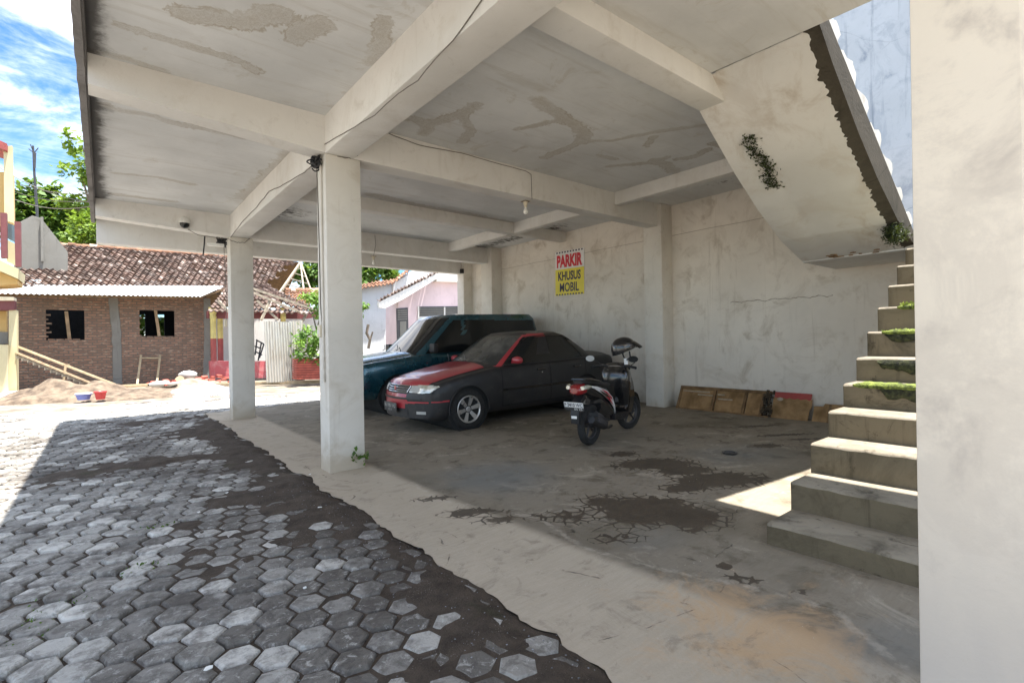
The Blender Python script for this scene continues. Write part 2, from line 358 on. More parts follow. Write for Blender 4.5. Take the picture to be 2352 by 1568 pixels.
leafmat('leaf_mid', (.035, .085, .018), (.13, .24, .045)); leafmat('leaf_bright', (.08, .16, .02), (.26, .38, .06)); leafmat('leaf_dark', (.015, .045, .014), (.06, .13, .035))
leafmat('moss_green', (.07, .10, .012), (.30, .36, .06), .2)
simple('moss_mat', (.05, .07, .014), .95, var=.5, scale=24, bmp=1., bscale=90, col2=(.22, .27, .05)); simple('shade_black', (.012, .014, .007), .95, var=.5, scale=30, bmp=1., bscale=70, col2=(.05, .055, .02)); leafmat('moss_dark', (.012, .018, .006), (.05, .065, .02), .1); leafmat('leaf_shrub', (.04, .12, .02), (.24, .40, .07))  # the near-black material paints shade below the step noses
# vehicles
def paint(name, col, rough, coat, flake=.05):
    m, nt, b = newmat(name); p = pos(nt, obj=True)
    f = nz(nt, p, 2.5, 5, .6); d = mrange(nt, nz(nt, p, 5, 6, .7), .45, .8)
    setin(nt, b, Base_Color=mixc(nt, mth(nt, 'MULTIPLY', d, .12), mixc(nt, f, tuple(x * .85 for x in col), tuple(x * 1.1 for x in col)), (.25, .22, .18)), Coat_Weight=coat, Coat_Roughness=.06, Metallic=flake)
    setin(nt, b, Roughness=mrange(nt, f, .3, .7, rough - .06, rough + .08))
paint('matte_black_paint', (.017, .017, .019), .5, .12); paint('faded_red_paint', (.42, .03, .042), .38, .75); paint('dark_teal_paint', (.014, .085, .12), .26, 1.0, .55)
paint('gloss_black_paint', (.012, .012, .013), .2, .8); paint('scooter_white_paint', (.72, .72, .72), .3, .6); paint('scooter_red_paint', (.5, .03, .05), .3, .6)
m, nt, b = newmat('tinted_glass'); setin(nt, b, Base_Color=(.012, .014, .015), Roughness=.05, Specular_IOR_Level=.45)
m, nt, b = newmat('dusty_glass'); p = pos(nt, obj=True)
setin(nt, b, Base_Color=mixc(nt, mrange(nt, nz(nt, p, 3, 5, .6), .35, .75), (.035, .036, .034), (.13, .125, .11)), Roughness=.2, Specular_IOR_Level=.5)
m, nt, b = newmat('lamp_glass'); p = pos(nt, obj=True)
setin(nt, b, Base_Color=mixc(nt, mrange(nt, nz(nt, p, 9, 3), .4, .6), (.46, .45, .36), (.75, .74, .66)), Roughness=.12, Metallic=.35, Coat_Weight=.8)
simple('amber_lens', (.55, .2, .03), .2, coat=.6, obj=True); simple('red_lens', (.24, .01, .013), .18, coat=.7, obj=True)
simple('plate_black', (.05, .05, .05), .5, obj=True); simple('plate_white', (.8, .8, .78), .5); simple('seat_vinyl', (.022, .021, .021), .55, obj=True)
m, nt, b = newmat('window_glass'); setin(nt, b, Base_Color=(.10, .13, .14), Roughness=.06, Specular_IOR_Level=.8)
m, nt, b = newmat('bulb_glass'); setin(nt, b, Base_Color=(.85, .83, .78), Roughness=.12, Coat_Weight=.5)

# ------------------------------------------------------------------ sky and sun
SUN = Vector((.13, -.168, 1)).normalized()
w = bpy.data.worlds.new('World'); SC.world = w; w.use_nodes = True; nt = w.node_tree
bg = nt.nodes['Background']
sky = node(nt, 'TexSky', sky_type='NISHITA', sun_disc=False, sun_elevation=math.asin(SUN.z), sun_rotation=math.atan2(SUN.x, SUN.y), air_density=1.0, dust_density=.6, ozone_density=1.5)
d = node(nt, 'TexCoord').outputs['Generated']
cd = node(nt, 'Mapping', {'Vector': d, 'Location': (1.9, 1.2, .4), 'Rotation': (.3, .5, .4), 'Scale': (1.6, 2.6, 3.6)}).outputs[0]
cl = nz(nt, cd, 1.5, 9, .62, .55); cl2 = nz(nt, node(nt, 'Mapping', {'Vector': d, 'Rotation': (.2, .9, .7), 'Scale': (2, 7, 8)}).outputs[0], 2.2, 8, .65, .9)
cm = mrange(nt, mth(nt, 'ADD', mth(nt, 'MULTIPLY', cl, .6), mth(nt, 'MULTIPLY', cl2, .4)), .40, .80)
c = mixc(nt, mth(nt, 'MULTIPLY', cm, .85), mixc(nt, 1., sky.outputs[0], (.25, .43, .55), 'MULTIPLY'), (13.6, 12.6, 11.2))
nt.links.new(c, bg.inputs['Color']); bg.inputs['Strength'].default_value = .10
sl = bpy.data.lights.new('sun', 'SUN'); sl.energy = 3.4; sl.angle = R_(.8); sl.color = (1, .95, .88)
so = bpy.data.objects.new('sun', sl); COL.objects.link(so); so.rotation_euler = (-SUN).to_track_quat('-Z', 'Y').to_euler(); so.location = (0, 0, 30)
cam = bpy.data.cameras.new('camera'); co = bpy.data.objects.new('camera', cam); COL.objects.link(co); SC.camera = co
cam.sensor_width = 36; cam.lens = 1481.8766 / 3000 * 36; cam.clip_start = .05; cam.clip_end = 2000
co.matrix_world = frame(CAM, CX, CY, -CZ)
SC.view_settings.view_transform = 'Standard'; SC.view_settings.look = 'None'; SC.view_settings.exposure = 2.3; SC.view_settings.gamma = 1
SC.cycles.max_bounces = 10; SC.cycles.diffuse_bounces = 7; SC.cycles.use_denoising = True
# ------------------------------------------------------------------ numpy noise for attributes
def vnoise(x, y, seed=0):
    xi = np.floor(x).astype(int); yi = np.floor(y).astype(int); fx = x - xi; fy = y - yi
    fx = fx * fx * (3 - 2 * fx); fy = fy * fy * (3 - 2 * fy)
    def h(a, b):
        n = (a * 374761393 + b * 668265263 + seed * 144665) & 0x7fffffff
        n = ((n ^ (n >> 13)) * 1274126177) & 0x7fffffff
        return ((n ^ (n >> 16)) & 0xffff) / 65535.
    return (h(xi, yi) * (1 - fx) + h(xi + 1, yi) * fx) * (1 - fy) + (h(xi, yi + 1) * (1 - fx) + h(xi + 1, yi + 1) * fx) * fy
def fbm(x, y, s=1., o=4, seed=0):
    r = 0; a = .5; t = 0
    for k in range(o): r = r + a * vnoise(x * s, y * s, seed + k * 17); t += a; a *= .5; s *= 2.1
    return r / t
def seg_dist(X, Y, pts):
    D = np.full(X.shape, 1e9)
    for (ax, ay), (bx, by) in zip(pts[:-1], pts[1:]):
        dx, dy = bx - ax, by - ay; L = dx * dx + dy * dy + 1e-12
        t = np.clip(((X - ax) * dx + (Y - ay) * dy) / L, 0, 1)
        D = np.minimum(D, np.hypot(X - ax - t * dx, Y - ay - t * dy))
    return D
def np_sheet(name, xs, ys, zf, keep, mat, attrs, parent=None, flip=False, extra=None, mats=None, warp=None):
    X, Y = np.meshgrid(xs, ys, indexing='ij')
    if warp: X = warp(X, Y)
    Z = zf(X, Y)
    V = np.stack([X, Y, Z], -1).reshape(-1, 3); nx, ny = len(xs), len(ys)
    I, J = np.meshgrid(np.arange(nx - 1), np.arange(ny - 1), indexing='ij')
    q = np.stack([I * ny + J, (I + 1) * ny + J, (I + 1) * ny + J + 1, I * ny + J + 1], -1).reshape(-1, 4)
    if keep is not None:
        cx = (X[:-1, :-1] + X[1:, 1:]) / 2; cy = (Y[:-1, :-1] + Y[1:, 1:]) / 2
        q = q[keep(cx, cy).reshape(-1)]
    if flip: q = q[:, ::-1]
    me = bpy.data.meshes.new(name); vs = V.tolist(); fs = q.tolist()
    nv = len(vs)
    if extra is not None:
        for p in extra.v: vs.append(tuple(p))
        for f in extra.f: fs.append([i + nv for i in f])
    me.from_pydata(vs, [], fs); me.shade_smooth()
    for k in (mats or [mat]): me.materials.append(MATS[k])
    if extra is not None:
        mi = [0] * len(q) + extra.m; me.polygons.foreach_set('material_index', mi)
        sm = [True] * len(q) + [False] * len(extra.f); me.polygons.foreach_set('use_smooth', sm)
    o = bpy.data.objects.new(name, me); COL.objects.link(o)
    for k, fn in attrs.items():
        a = fn(X, Y).reshape(-1).astype(np.float32)
        if extra is not None: a = np.concatenate([a, np.zeros(len(extra.v), np.float32)])
        fattr(o, k, a)
    if parent is not None:
        o.parent = parent; o.matrix_parent_inverse = world_of(parent).inverted()
    return o
def arange(a, b, s): return np.linspace(a, b, int(round((b - a) / s)) + 1)

# ------------------------------------------------------------------ ground
APX = 1.6                                   # concrete edge
def apron_edge(y): return APX + .12 * (fbm(y, y * 0, 1.7, 4, 5) - .5) + .09 * (fbm(y, y * 0, 7, 4, 9) - .5)
def soil_h(X, Y):
    d = apron_edge(Y) - X
    n = fbm(X, Y, 2.2, 5, 3); n2 = fbm(X, Y, .55, 3, 23)
    h = -.012 + .024 * (n - .5)
    h += (.055 * np.exp(-np.maximum(d, 0) / .47)) * (.2 + 1.1 * n2 + .5 * n) * np.clip((13 - Y) / 3, 0, 1)
    h += .014 * np.clip((n2 - .60) * 7, 0, 1) + .010 * np.clip((n - .58) * 8, 0, 1)
    h += .010 * (fbm(X, Y, 9, 3, 41) - .5)
    e_ = np.clip((.16 - d) / .16, 0, 1); h = h * (1 - e_) + e_ * (-.012 + .040 * (fbm(X, Y, 5, 5, 77) - .5) - .35 * np.maximum(-d, 0))
    return h
g = MB(); g.box(-260, 260, -160, 320, -1.2, -.075); tag(g.build('ground', 'dry_ground'), kind='structure')
def soil_keep(cx, cy): return (cx < apron_edge(cy) + .12) | (cy > 11.9)
np_so = np_sheet('soil', arange(-5.0, 1.62, .045), arange(.2, 11.98, .045), lambda X, Y: soil_h(X, Y) - .010, None, 'soil', {}, warp=lambda X, Y: X + (apron_edge(Y) + .07 - 1.62) * np.clip((X - .6) / 1.02, 0, 1))
tag(np_so, kind='structure')
# hexagonal pavers, each one a small worn block
pv = []; pf = []; pt = []
RH = .099; CA, SA = math.cos(R_(16)), math.sin(R_(16))
dx = RH * math.sqrt(3) * 1.03; dy = RH * 1.5 * 1.03
def paver_far(y): return 15.6 + .3 * math.sin(y)
for j in range(-170, 240):
    for i in range(-170, 200):
        u = (i + .5 * (j & 1)) * dx; v = j * dy
        x = u * CA - v * SA + 1; y = u * SA + v * CA + 6
        if x < -9.5 or y < .35 or y > 16.2 or x > 9.5: continue
        if y < 11.95 and x > apron_edge(np.array([y]))[0] - RH * .85: continue
        if y > 15.2 + .5 * math.sin(x * 1.3) + .25 * math.sin(x * 3.7): continue
        near = y < 9
        pv0 = len(pv); n1 = mnoise.noise(Vector((x * .8, y * .8, 3))); n2 = mnoise.noise(Vector((x * .33, y * .33, 9)))
        hz = .0045 * random.gauss(0, 1) + .007 * n1; tx, ty = random.gauss(0, .026), random.gauss(0, .026)
        rr = RH * (.955 + random.gauss(0, .014)); rot0 = random.gauss(0, .05)
        lift = -.002 if y < 12 else -.01
        jt = [random.gauss(0, .03) for _ in range(6)]
        for ring, (k, dz) in enumerate(((.82, 0.), (.93, -.005), (.985, -.018), (1., -.07))):
            for a in range(6):
                th = math.pi / 6 + a * math.pi / 3 + R_(16) + rot0
                jr = rr * k * (1 + (jt[a] + random.gauss(0, .012) if ring < 3 else 0))
                px, py = jr * math.cos(th), jr * math.sin(th)
                pv.append((x + px, y + py, lift + hz + dz + tx * px + ty * py))
        pf.append([pv0 + a for a in range(6)])
        for ring in range(3):
            for a in range(6):
                b0 = pv0 + ring * 6
                pf.append([b0 + a, b0 + 6 + a, b0 + 6 + (a + 1) % 6, b0 + (a + 1) % 6])
        r = random.random()
        base = .12 + .26 * r if r < .64 else (.58 if r < .84 else 1.0)
        base += .45 * n2 + .2 * mnoise.noise(Vector((x * 1.7, y * 1.7, 4))) + (.10 if x < 0 else 0) + (.25 if y > 12 else 0)
        base = min(1, max(0, base + random.gauss(0, .05)))
        pt += [base] * 19
me = bpy.data.meshes.new('pavement'); me.from_pydata(pv, [], pf); me.materials.append(MATS['paver_concrete'])
po = bpy.data.objects.new('pavement', me); COL.objects.link(po); fattr(po, 'tone', pt, 'FACE'); tag(po, kind='structure')

# concrete floor sheet
def floor_z(X, Y):
    z = np.clip((X - 2.3) / 5.8, 0, 1) * .15
    z = np.where(X < 2.35, -.018 * ((2.35 - X) / .8) ** 1.4 * (X < 2.35), z)
    rl = 2.32 + .09 * np.clip((3.4 - Y) / 2, -.2, 1.6) + .05 * (fbm(Y, Y * 0, 1.1, 3, 2) - .5)
    z = z + .016 * np.exp(-((X - rl) / .16) ** 2) * (Y < 5)
    return z + .010 * (fbm(X, Y, .8, 4, 4) - .5) + .003 * (fbm(X, Y, 6, 3, 6) - .5)
def gxy(a, b): q = G(a, b); return (q[0], q[1])
WET = [((1480, 1170), .50, .26, 1.3), ((1580, 1185), .34, .2, 1.25), ((1390, 1150), .3, .16, .95), ((1650, 1100), .48, .17, 1.4), ((1500, 1064), .5, .17, 1.4), ((1570, 1080), .35, .14, 1.3), ((1430, 1042), .25, .1, 1.1), ((1580, 1120), .28, .1, 1.2),
       ((1730, 978), .5, .05, 1.2), ((1800, 998), .5, .05, 1.2), ((1765, 1022), .26, .07, 1.2), ((1840, 1008), .3, .05, 1.1), ((1690, 1325), .08, .035, 1.1), ((1735, 1333), .07, .04, 1.1), ((1665, 1298), .05, .03, 1.1), ((1000, 1146), .25, .05, 1.05), ((1090, 1178), .3, .07, 1.15), ((1150, 1196), .22, .06, 1.15), ((1300, 1185), .34, .14, .92), ((1420, 1235), .25, .09, .8), ((1840, 1356), .07, .02, 1.1)]
def wet_attr(X, Y):
    r = np.zeros(X.shape)
    for (ab, ru, rv, k) in WET:
        cx, cy = gxy(*ab)
        du = (X - cx) * .80 - (Y - cy) * .60; dv = (X - cx) * .60 + (Y - cy) * .80   # streaks lie across the view in the hall
        r = np.maximum(r, .92 * k * np.exp(-((du / ru) ** 2 + (dv / (rv * 1.5)) ** 2)))
    return np.clip(r, 0, 1.2) * .9
def blob(cs):
    def fn(X, Y):
        r = np.zeros(X.shape)
        for (a, b, rx, ry, k) in cs:
            cx, cy = gxy(a, b); r = np.maximum(r, k * np.exp(-(((X - cx) / rx) ** 2 + ((Y - cy) / ry) ** 2)))
        return r
    return fn
RIDGE = [gxy(*q) for q in ((945, 1110), (1000, 1150), (1090, 1165), (1240, 1190), (1340, 1260), (1520, 1310), (1700, 1340), (1900, 1390), (2080, 1540))]
def ridge_attr(X, Y): return .75 * np.exp(-(seg_dist(X, Y, RIDGE) / .06) ** 2)
def pale_attr(X, Y):
    rl = 2.38 + .1 * np.clip((3.4 - Y) / 2, -.2, 1.6)
    return np.clip((rl - X) / .14, 0, 1) * .95
fx = arange(APX, 8.02, .04); fy = arange(-.6, 12.0, .04)
def floor_keep(cx, cy): return cx > apron_edge(cy)
fl = np_sheet('concrete_floor', fx, fy, floor_z, None, 'concrete_floor',
    {'wet': wet_attr, 'rust': blob([(1700, 1440, .55, .55, .75), (1850, 1480, .35, .4, .6), (1560, 1470, .3, .3, .4)]), 'bluish': blob([(1150, 1090, .8, .9, .9), (1700, 1040, .9, .8, .7), (2050, 1480, .5, .4, .7), (1500, 1240, .5, .4, .5)]), 'ridge': ridge_attr, 'pale': pale_attr}, warp=lambda X, Y: X + (apron_edge(Y) - APX) * np.clip(1 - (X - APX) / .7, 0, 1))
tag(fl, kind='structure')

# ------------------------------------------------------------------ the building over the parking bay
XW, ZS, ZB, Y2, Y3, YE = 8.02, 3.753, 3.36, 5.344, 10.467, 11.95
X0, X1, XC = 1.837, 2.145, 2.22
bld = thing('parking_building', 'white painted concrete building with open parking bay under its stained slab', 'building', (5, 6, 0))
def z5(a, b): return (1100 + a / 2.138) / 1.27551, (200 + b / 2.138) / 1.27551
def z3(a, b): return a / 2.091 / 1.27551, b / 2.091 / 1.27551
def zr5(a, b): return (1500 + a / 2.613) / 1.27551, b / 2.613 / 1.27551
def zr1(a, b): return (900 + a / 2.613) / 1.27551, b / 2.613 / 1.27551
def cxy(ab): q = PZ(ab[0], ab[1], ZS); return (q[0], q[1])
ST = [(z5, [(1010, 200), (1150, 290), (1200, 330), (1260, 360), (1310, 410), (1300, 460)], .10), (z5, [(1310, 455), (1200, 500), (1060, 560)], .07), (z5, [(1320, 455), (1480, 455), (1600, 430), (1750, 400), (2100, 350)], .05), (z5, [(1150, 325), (1000, 360), (880, 385)], .05),
      (z5, [(220, 310), (330, 355), (480, 305), (560, 280), (620, 235)], .09), (z5, [(540, 300), (600, 400), (540, 460)], .08), (z5, [(330, 350), (300, 410)], .09), (z5, [(1460, 615), (1740, 590), (1830, 560)], .06), (z5, [(1740, 580), (1830, 610), (1880, 650)], .10), (z5, [(1890, 570), (2000, 555), (2080, 510)], .07),
      (z5, [(1400, 545), (1500, 570)], .05), (z5, [(2110, 470), (2210, 500)], .06), (z5, [(1740, 430), (1700, 490)], .05), (z3, [(720, 150), (880, 200), (1080, 260), (1250, 310), (1450, 370), (1580, 440)], .06), (z3, [(560, 310), (760, 355), (1000, 440)], .05),
      (z3, [(1140, 85), (1300, 115), (1500, 140), (1690, 85)], .13), (z3, [(1810, 220), (1950, 150)], .13), (z3, [(640, 640), (740, 680), (900, 700), (1050, 750), (1300, 800), (1500, 845)], .07), (z3, [(1790, 940), (1650, 1080), (1500, 1210)], .16), (z3, [(1000, 1095), (1180, 1130)], .07), (z3, [(700, 1190), (1050, 1235)], .1),
      (zr1, [(580, 160), (560, 330), (480, 480)], .09), (z3, [(1000, 1090), (700, 1060)], .05), (z5, [(870, 520), (940, 490)], .04), (z5, [(-30, 790), (300, 870), (600, 920), (850, 970)], .13)]
STP = [([cxy(fn(*q)) for q in pts], wd) for fn, pts, wd in ST]
def stain_attr(X, Y):
    r = np.zeros(X.shape)
    for pts, wd in STP: r = np.maximum(r, np.exp(-(seg_dist(X, Y, pts) / (wd * 1.05)) ** 2) * .82)
    return r
def algae_attr(X, Y): return np.exp(-np.maximum(X + .08, 0) / .17) * 1.1 + .25 * np.exp(-np.abs(Y - 10.2) / .25) * np.exp(-np.maximum(X, 0) / .5)
def rot_attr(X, Y):
    r = .98 * np.exp(-((Y - 9.7) / .9) ** 2) * np.exp(-np.maximum(X - 2.2, 0) / 1.5) * (X > 2.1) + .72 * np.exp(-((X - 7.5) / .42) ** 2) * np.clip((Y - 6.2) / 1.5, 0, 1)
    r = np.maximum(r, .62 * np.exp(-((X - 7.45) / .25) ** 2 - ((Y - 4.0) / .5) ** 2)); r = np.maximum(r, .5 * np.exp(-((Y - 10.3) / .12) ** 2) * (X > 2.2))
    return np.maximum(r, .4 * np.exp(-((Y - 9.3) / 1.2) ** 2) * (X > 2.2))
YS0, YS1, XO = 1.53, 2.66, 4.33             # stair flight limits and the edge of the stairwell opening
roof = MB(); ZT = 3.92
roof.box(-.14, XO, -1.6, 2.40, ZS + .004, ZT, 1); roof.box(-.14, XW + .16, 2.63, YE, ZS + .004, ZT, 1); roof.box(-.14, XO, 2.4, 2.63, ZS + .004, ZT, 1)
def slab_keep(cx, cy): return (cy > 2.63) | (cx < XO)
np_sheet('ceiling_slab', arange(-.08, XW, .05), np.concatenate([arange(-1.6, 2.63, .05), arange(2.63, YE, .05)[1:]]), lambda X, Y: ZS + 0 * X - .004 * (fbm(X, Y, 1.2, 3, 8) - .5), slab_keep, 'ceiling_paint', {'stain': stain_attr, 'algae': algae_attr, 'rot': rot_attr}, bld, True, roof, ['ceiling_paint', 'grey_render'])
lip = MB()
n = 120; P = []
for i in range(n + 1):
    y = -1.6 + (YE + 1.6) * i / n; w0 = .012 * mnoise.noise(Vector((0, y * 4, 1))); w1 = .010 * mnoise.noise(Vector((4, y * 6, 1)))
    P.append([(-.142 + w0, y, ZS + .03), (-.142 + w0, y, 3.63 + w1), (-.09 + w1 * .4, y, 3.63 + w1), (-.085, y, 3.655), (-.075, y, 3.66), (-.072, y, ZS - .006)])
lip.grid(P); plaster('slab_edge_concrete', (.20, .19, .185), (.06, .055, .05), .8, .5, 90., bumps=.7); lip.build('slab_edge', 'slab_edge_concrete', bld, smooth=40)
def bm_(nm, x0, x1, y0, y1, z0, z1, mat='beam_paint', bev=.012):
    b = MB(); b.box(x0, x1, y0, y1, z0, z1, 0, None, bev); return b.build(nm, mat, bld, smooth=30)
# columns of the open side
for k, (ya, yb) in enumerate(((.18, .41), (Y2, Y2 + .29), (Y3, Y3 + .31))):
    o = bm_('column', X0, XC, ya, yb, -.08, ZB - .002, 'pillar_paint' if k == 0 else 'column_paint')
    if k == 0: o['label'] = 'big sunlit pillar at the right edge of the photo'
bm_('main_beam', X0 + .002, X1, -1.6, YE - .2, ZB, ZS + .002)
bm_('cross_beam', X1 - .004, XW - .3, Y2 + .002, Y2 + .25, ZB + .001, ZS + .002)
bm_('cross_beam', X1 - .004, XW - .3, Y3 + .002, Y3 + .27, ZB + .001, ZS + .002)
b = bm_('cross_beam', X1 - .004, 5.0, 2.406, 2.66, 3.56, ZS + .002)
for yy, za, zb_ in ((Y2, 3.50, 3.362), (Y3, 3.47, 3.362)):   # cantilever beams taper towards the slab edge
    c = MB(); c.prism([(-.071, yy + .002, ZS + .002), (-.071, yy + .002, za), (X0 + .004, yy + .002, zb_), (X0 + .004, yy + .002, ZS + .002)], (0, .24, 0)); c.build('cantilever_beam', 'beam_paint', bld)
bm_('end_beam', -.07, XW - .3, YE - .22, YE + .02, 3.24, ZS + .003)
for ya, yb in ((2.662, Y2), (Y2 + .252, 7.95), (8.15, Y3)): bm_('secondary_beam', 6.512, 6.66, ya, yb, 3.545, ZS + .002)
bm_('secondary_beam', X1, XW, 7.952, 8.148, 3.545, ZS + .002)
# hall wall with pilasters
wl = MB(); wl.box(XW, XW + .16, -.9, YE + .02, -.1, 3.7565); wl.build('hall_wall', 'wall_paint', bld)
for y0_, y1_ in ((5.276 - .52, 5.276 + .0), (10.0, 10.31)):
    pass
pl = MB(); pl.box(7.698, XW + .01, 5.276, 5.66, -.05, ZS - .001, 0, None, .012); pl.build('pilaster', 'column_paint', bld, smooth=30)
pl = MB(); pl.box(7.70, XW + .01, Y3 - .16, Y3 + .3, -.05, ZS - .001, 0, None, .012); pl.build('pilaster', 'column_paint', bld, smooth=30)
pl = MB(); pl.box(7.74, XW + .01, YE - .3, YE + .03, -.05, 3.75, 0, None, .012); pl.build('pilaster', 'column_paint', bld, smooth=30)
hl = MB()
for y0_, y1_ in ((-.9, 5.27), (5.665, 10.3)):
    Pth = [(XW - .004, y0_ + (y1_ - y0_) * t / 24, 3.21 + .012 * mnoise.noise(Vector((t * .4, y0_, 0)))) for t in range(25)]; hl.tube(Pth, .004, 4)
Pth = [(XW - .0005, 2.7 + 1.5 * t / 40, 1.93 + .035 * mnoise.noise(Vector((t * .3, 2, 4))) + .02 * mnoise.noise(Vector((t * 1.3, 2, 4)))) for t in range(41)]; hl.tube(Pth, [.003 + .006 * random.random() for _ in Pth], 4)
hl.build('wall_crack', 'crack_line', bld)
# upper wall that closes the stairwell above the slab
up = MB(); up.box(XW - .03, XW + .16, -2.6, 2.628, 3.76, 7.6); up.box(XW - .029, XW - .002, -2.6, 2.58, 2.445, 3.759)

up.build('stairwell_wall', 'stairwell_wall_paint', bld)

# ------------------------------------------------------------------ concrete staircase
stc = thing('concrete_staircase', 'mossy concrete staircase with lower and upper flights beside the right pillar', 'staircase', (5, 1.5, 0))
NX = [3.30, 3.655, 4.01, 4.35, 4.68, 4.99, 5.28, 5.58, 5.90, 6.20, 6.50, 6.82]
NZ = [.165, .36, .575, .775, .965, 1.165, 1.385, 1.61, 1.83, 2.045, 2.25, 2.43]
YL, YR = 1.515, -.30
def step_block(k):
    x0 = NX[k]; x1 = NX[k + 1] + .12 if k < 11 else XW; z1 = NZ[k]; z0 = (NZ[k] - .30) if k > 1 else -.02
    mbk = MB(); nyy = 30; prof = []
    def row(y):
        t = (YL - y); j = mnoise.noise(Vector((y * 3.1, k * 7.7, 0))) * .010; e = .018 + .008 * mnoise.noise(Vector((y * 9, k, 5)))
        sk = -.02 if k > 2 else 0
        dmg = 0
        if k in (4, 5, 6, 7): dmg = DM[k](y)
        return [(x0 + .012 + j, y, z0), (x0 + .004 + j, y, z1 - .10), (x0 + j + dmg * .3, y, z1 - e - dmg), (x0 + j + .004 + dmg * .5, y, z1 - e * .4 - dmg * .6), (x0 + e + j + dmg * 1.1, y, z1 + .001 * j), (x1, y, z1 + .004), (x1, y, z0)]
    ys = [YL - .0 - (YL - YR) * i / nyy for i in range(nyy + 1)]
    ys = [YL - .012] + ys[1:]
    P = [[(p[0] + .012, YL - .0 if False else y_, p[2] - .0) if False else p for p in row(y_)] for y_ in ys]
    e0 = [(p[0] + (.015 if i in (1, 2, 3) else .0), YL, p[2] - (.012 if i in (3, 4, 5) else 0)) for i, p in enumerate(row(ys[0]))]
    P = [e0] + P
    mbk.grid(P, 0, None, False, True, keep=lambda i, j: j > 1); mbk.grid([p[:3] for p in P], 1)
    mbk.add(P[0], [list(range(7))]); mbk.add(P[-1], [list(range(7))[::-1]])
    return mbk
def ribbon(name, label, k, ya, yb, top, depth, mat):
    mb = MB(); P = []; n = int((ya - yb) / .012)
    for i in range(n + 1):
        y = ya - (ya - yb) * i / n; e = min(1, i / 4, (n - i) / 4 + .5); nn = lambda f, s: mnoise.noise(Vector((y * f, s, k * 3.1)))
        d = depth * (.7 + .5 * nn(6, 1) + .25 * nn(21, 2)) * e; x0 = NX[k]; z0 = NZ[k]
        if top: P.append([(x0 + .16 + .03 * nn(9, 3), y, z0 - .002), (x0 + .11, y, z0 + (.014 + .010 * nn(30, 4)) * e), (x0 + .05, y, z0 + (.018 + .012 * nn(34, 5)) * e), (x0 - .004 - .006 * e, y, z0 + (.006 + .008 * nn(40, 6)) * e), (x0 - .016 - .006 * nn(37, 7), y, z0 - .016 * e), (x0 - .004, y, z0 - .02 - d)])
        else: P.append([(x0 + .004, y, z0 - .012), (x0 - .010 - .006 * nn(30, 8), y, z0 - .03), (x0 - .016 - .008 * nn(25, 9), y, z0 - .03 - d * .5), (x0 - .006, y, z0 - .03 - d), (x0 + .02, y, z0 - .035 - d)])
    mb.grid(P); return tag(mb.build(name, mat, None, 80), label, 'moss', kind='stuff')
def bumpf(c, w, d): return lambda y: d * math.exp(-((y - c) / w) ** 2)
DM = {4: lambda y: .10 * max(0, min(1, (1.18 - y) / .12)) * (.8 + .35 * math.sin(y * 9)), 5: lambda y: .10 * max(0, min(1, (1.28 - y) / .06)) * max(0, min(1, (y - .70) / .1)) * (.85 + .3 * math.sin(y * 13)),
      6: lambda y: .075 * max(0, min(1, (1.36 - y) / .03)) * (.75 + .35 * math.sin(y * 11 + 2)), 7: lambda y: .05 * max(0, min(1, (1.30 - y) / .2)) * (.7 + .4 * math.sin(y * 8))}
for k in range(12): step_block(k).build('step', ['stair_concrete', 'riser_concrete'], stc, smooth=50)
# carriage slab under the lower flight
cs = MB(); cs.prism([(4.2, YL - .04, .2), (XW - .25, YL - .04, 2.32), (XW - .25, YL - .04, 2.16), (4.55, YL - .04, .12)], (0, -1.7, 0)); cs.build('lower_soffit', 'stair_soffit_paint', stc)
# landing and upper flight: soffit follows the measured line
LA = MB(); LA.box(6.9, XW - .002, YS0 - .02, 2.66, 2.29, 2.432, 0, None, .008); LA.build('landing', 'stair_soffit_paint', stc, smooth=30)
SO = [(XO, 3.752), (4.62, 3.51), (5.20, 3.10), (5.71, 2.79), (6.3, 2.50), (6.95, 2.292)]
TOPL = [(XO, 4.02), (4.69, 3.80), (6.72, 2.60), (6.95, 2.46)]
uf = MB(); n = 170; P = []
def lerp_line(L, x):
    for (xa, za), (xb, zb2) in zip(L[:-1], L[1:]):
        if x <= xb: return za + (zb2 - za) * (x - xa) / (xb - xa)
    return L[-1][1]
for i in range(n + 1):
    x = XO + (6.95 - XO) * i / n; zs = lerp_line(SO, x); zt = max(zs + .12, lerp_line(TOPL, x)); rag = .03 * mnoise.noise(Vector((x * 7, 2, 2))) + .05 * max(0, mnoise.noise(Vector((x * 22, 2, 2)))) + .03 * mnoise.noise(Vector((x * 47, 2, 2)))
    w = lambda y: .006 * mnoise.noise(Vector((x * 2, y * 2, 7)))
    P.append([(x, YS0 + .0, zt), (x, YS0 - .004, zs + .03), (x, YS0 + .075 + rag, zs + .014 + w(1)), (x, YS0 + .09 + rag, zs + w(1.2))] + [(x, YS0 + .1 + (2.36 - YS0 - .1) * t / 8, zs + w(t)) for t in range(1, 9)] + [(x, 2.38, zs - .008), (x, 2.66, zs - .008), (x, 2.66, zt)])
def facem(i, j): return True
uf.grid([[P[i][j] for j in range(0, 4)] for i in range(n + 1)], 1); uf.grid([[P[i][j] for j in range(3, 15)] for i in range(n + 1)], 0); uf.grid([[P[i][14], P[i][0]] for i in range(n + 1)], 0)
uf.build('upper_flight', ['stair_soffit_paint', 'stair_edge_concrete'], stc, smooth=35)
sun_block = MB(); sun_block.prism([(x, 2.60, lerp_line(SO, x) + .05) for x in np.linspace(XO + .1, 6.94, 14)] + [(XW - .002, 2.60, 2.36), (XW - .002, 2.60, ZS + .003), (XO + .1, 2.60, ZS + .003)], (0, .05, 0)); sun_block.build('side_wall', 'wall_paint', stc)  # unseen wall, added to keep sun from leaking past the flight
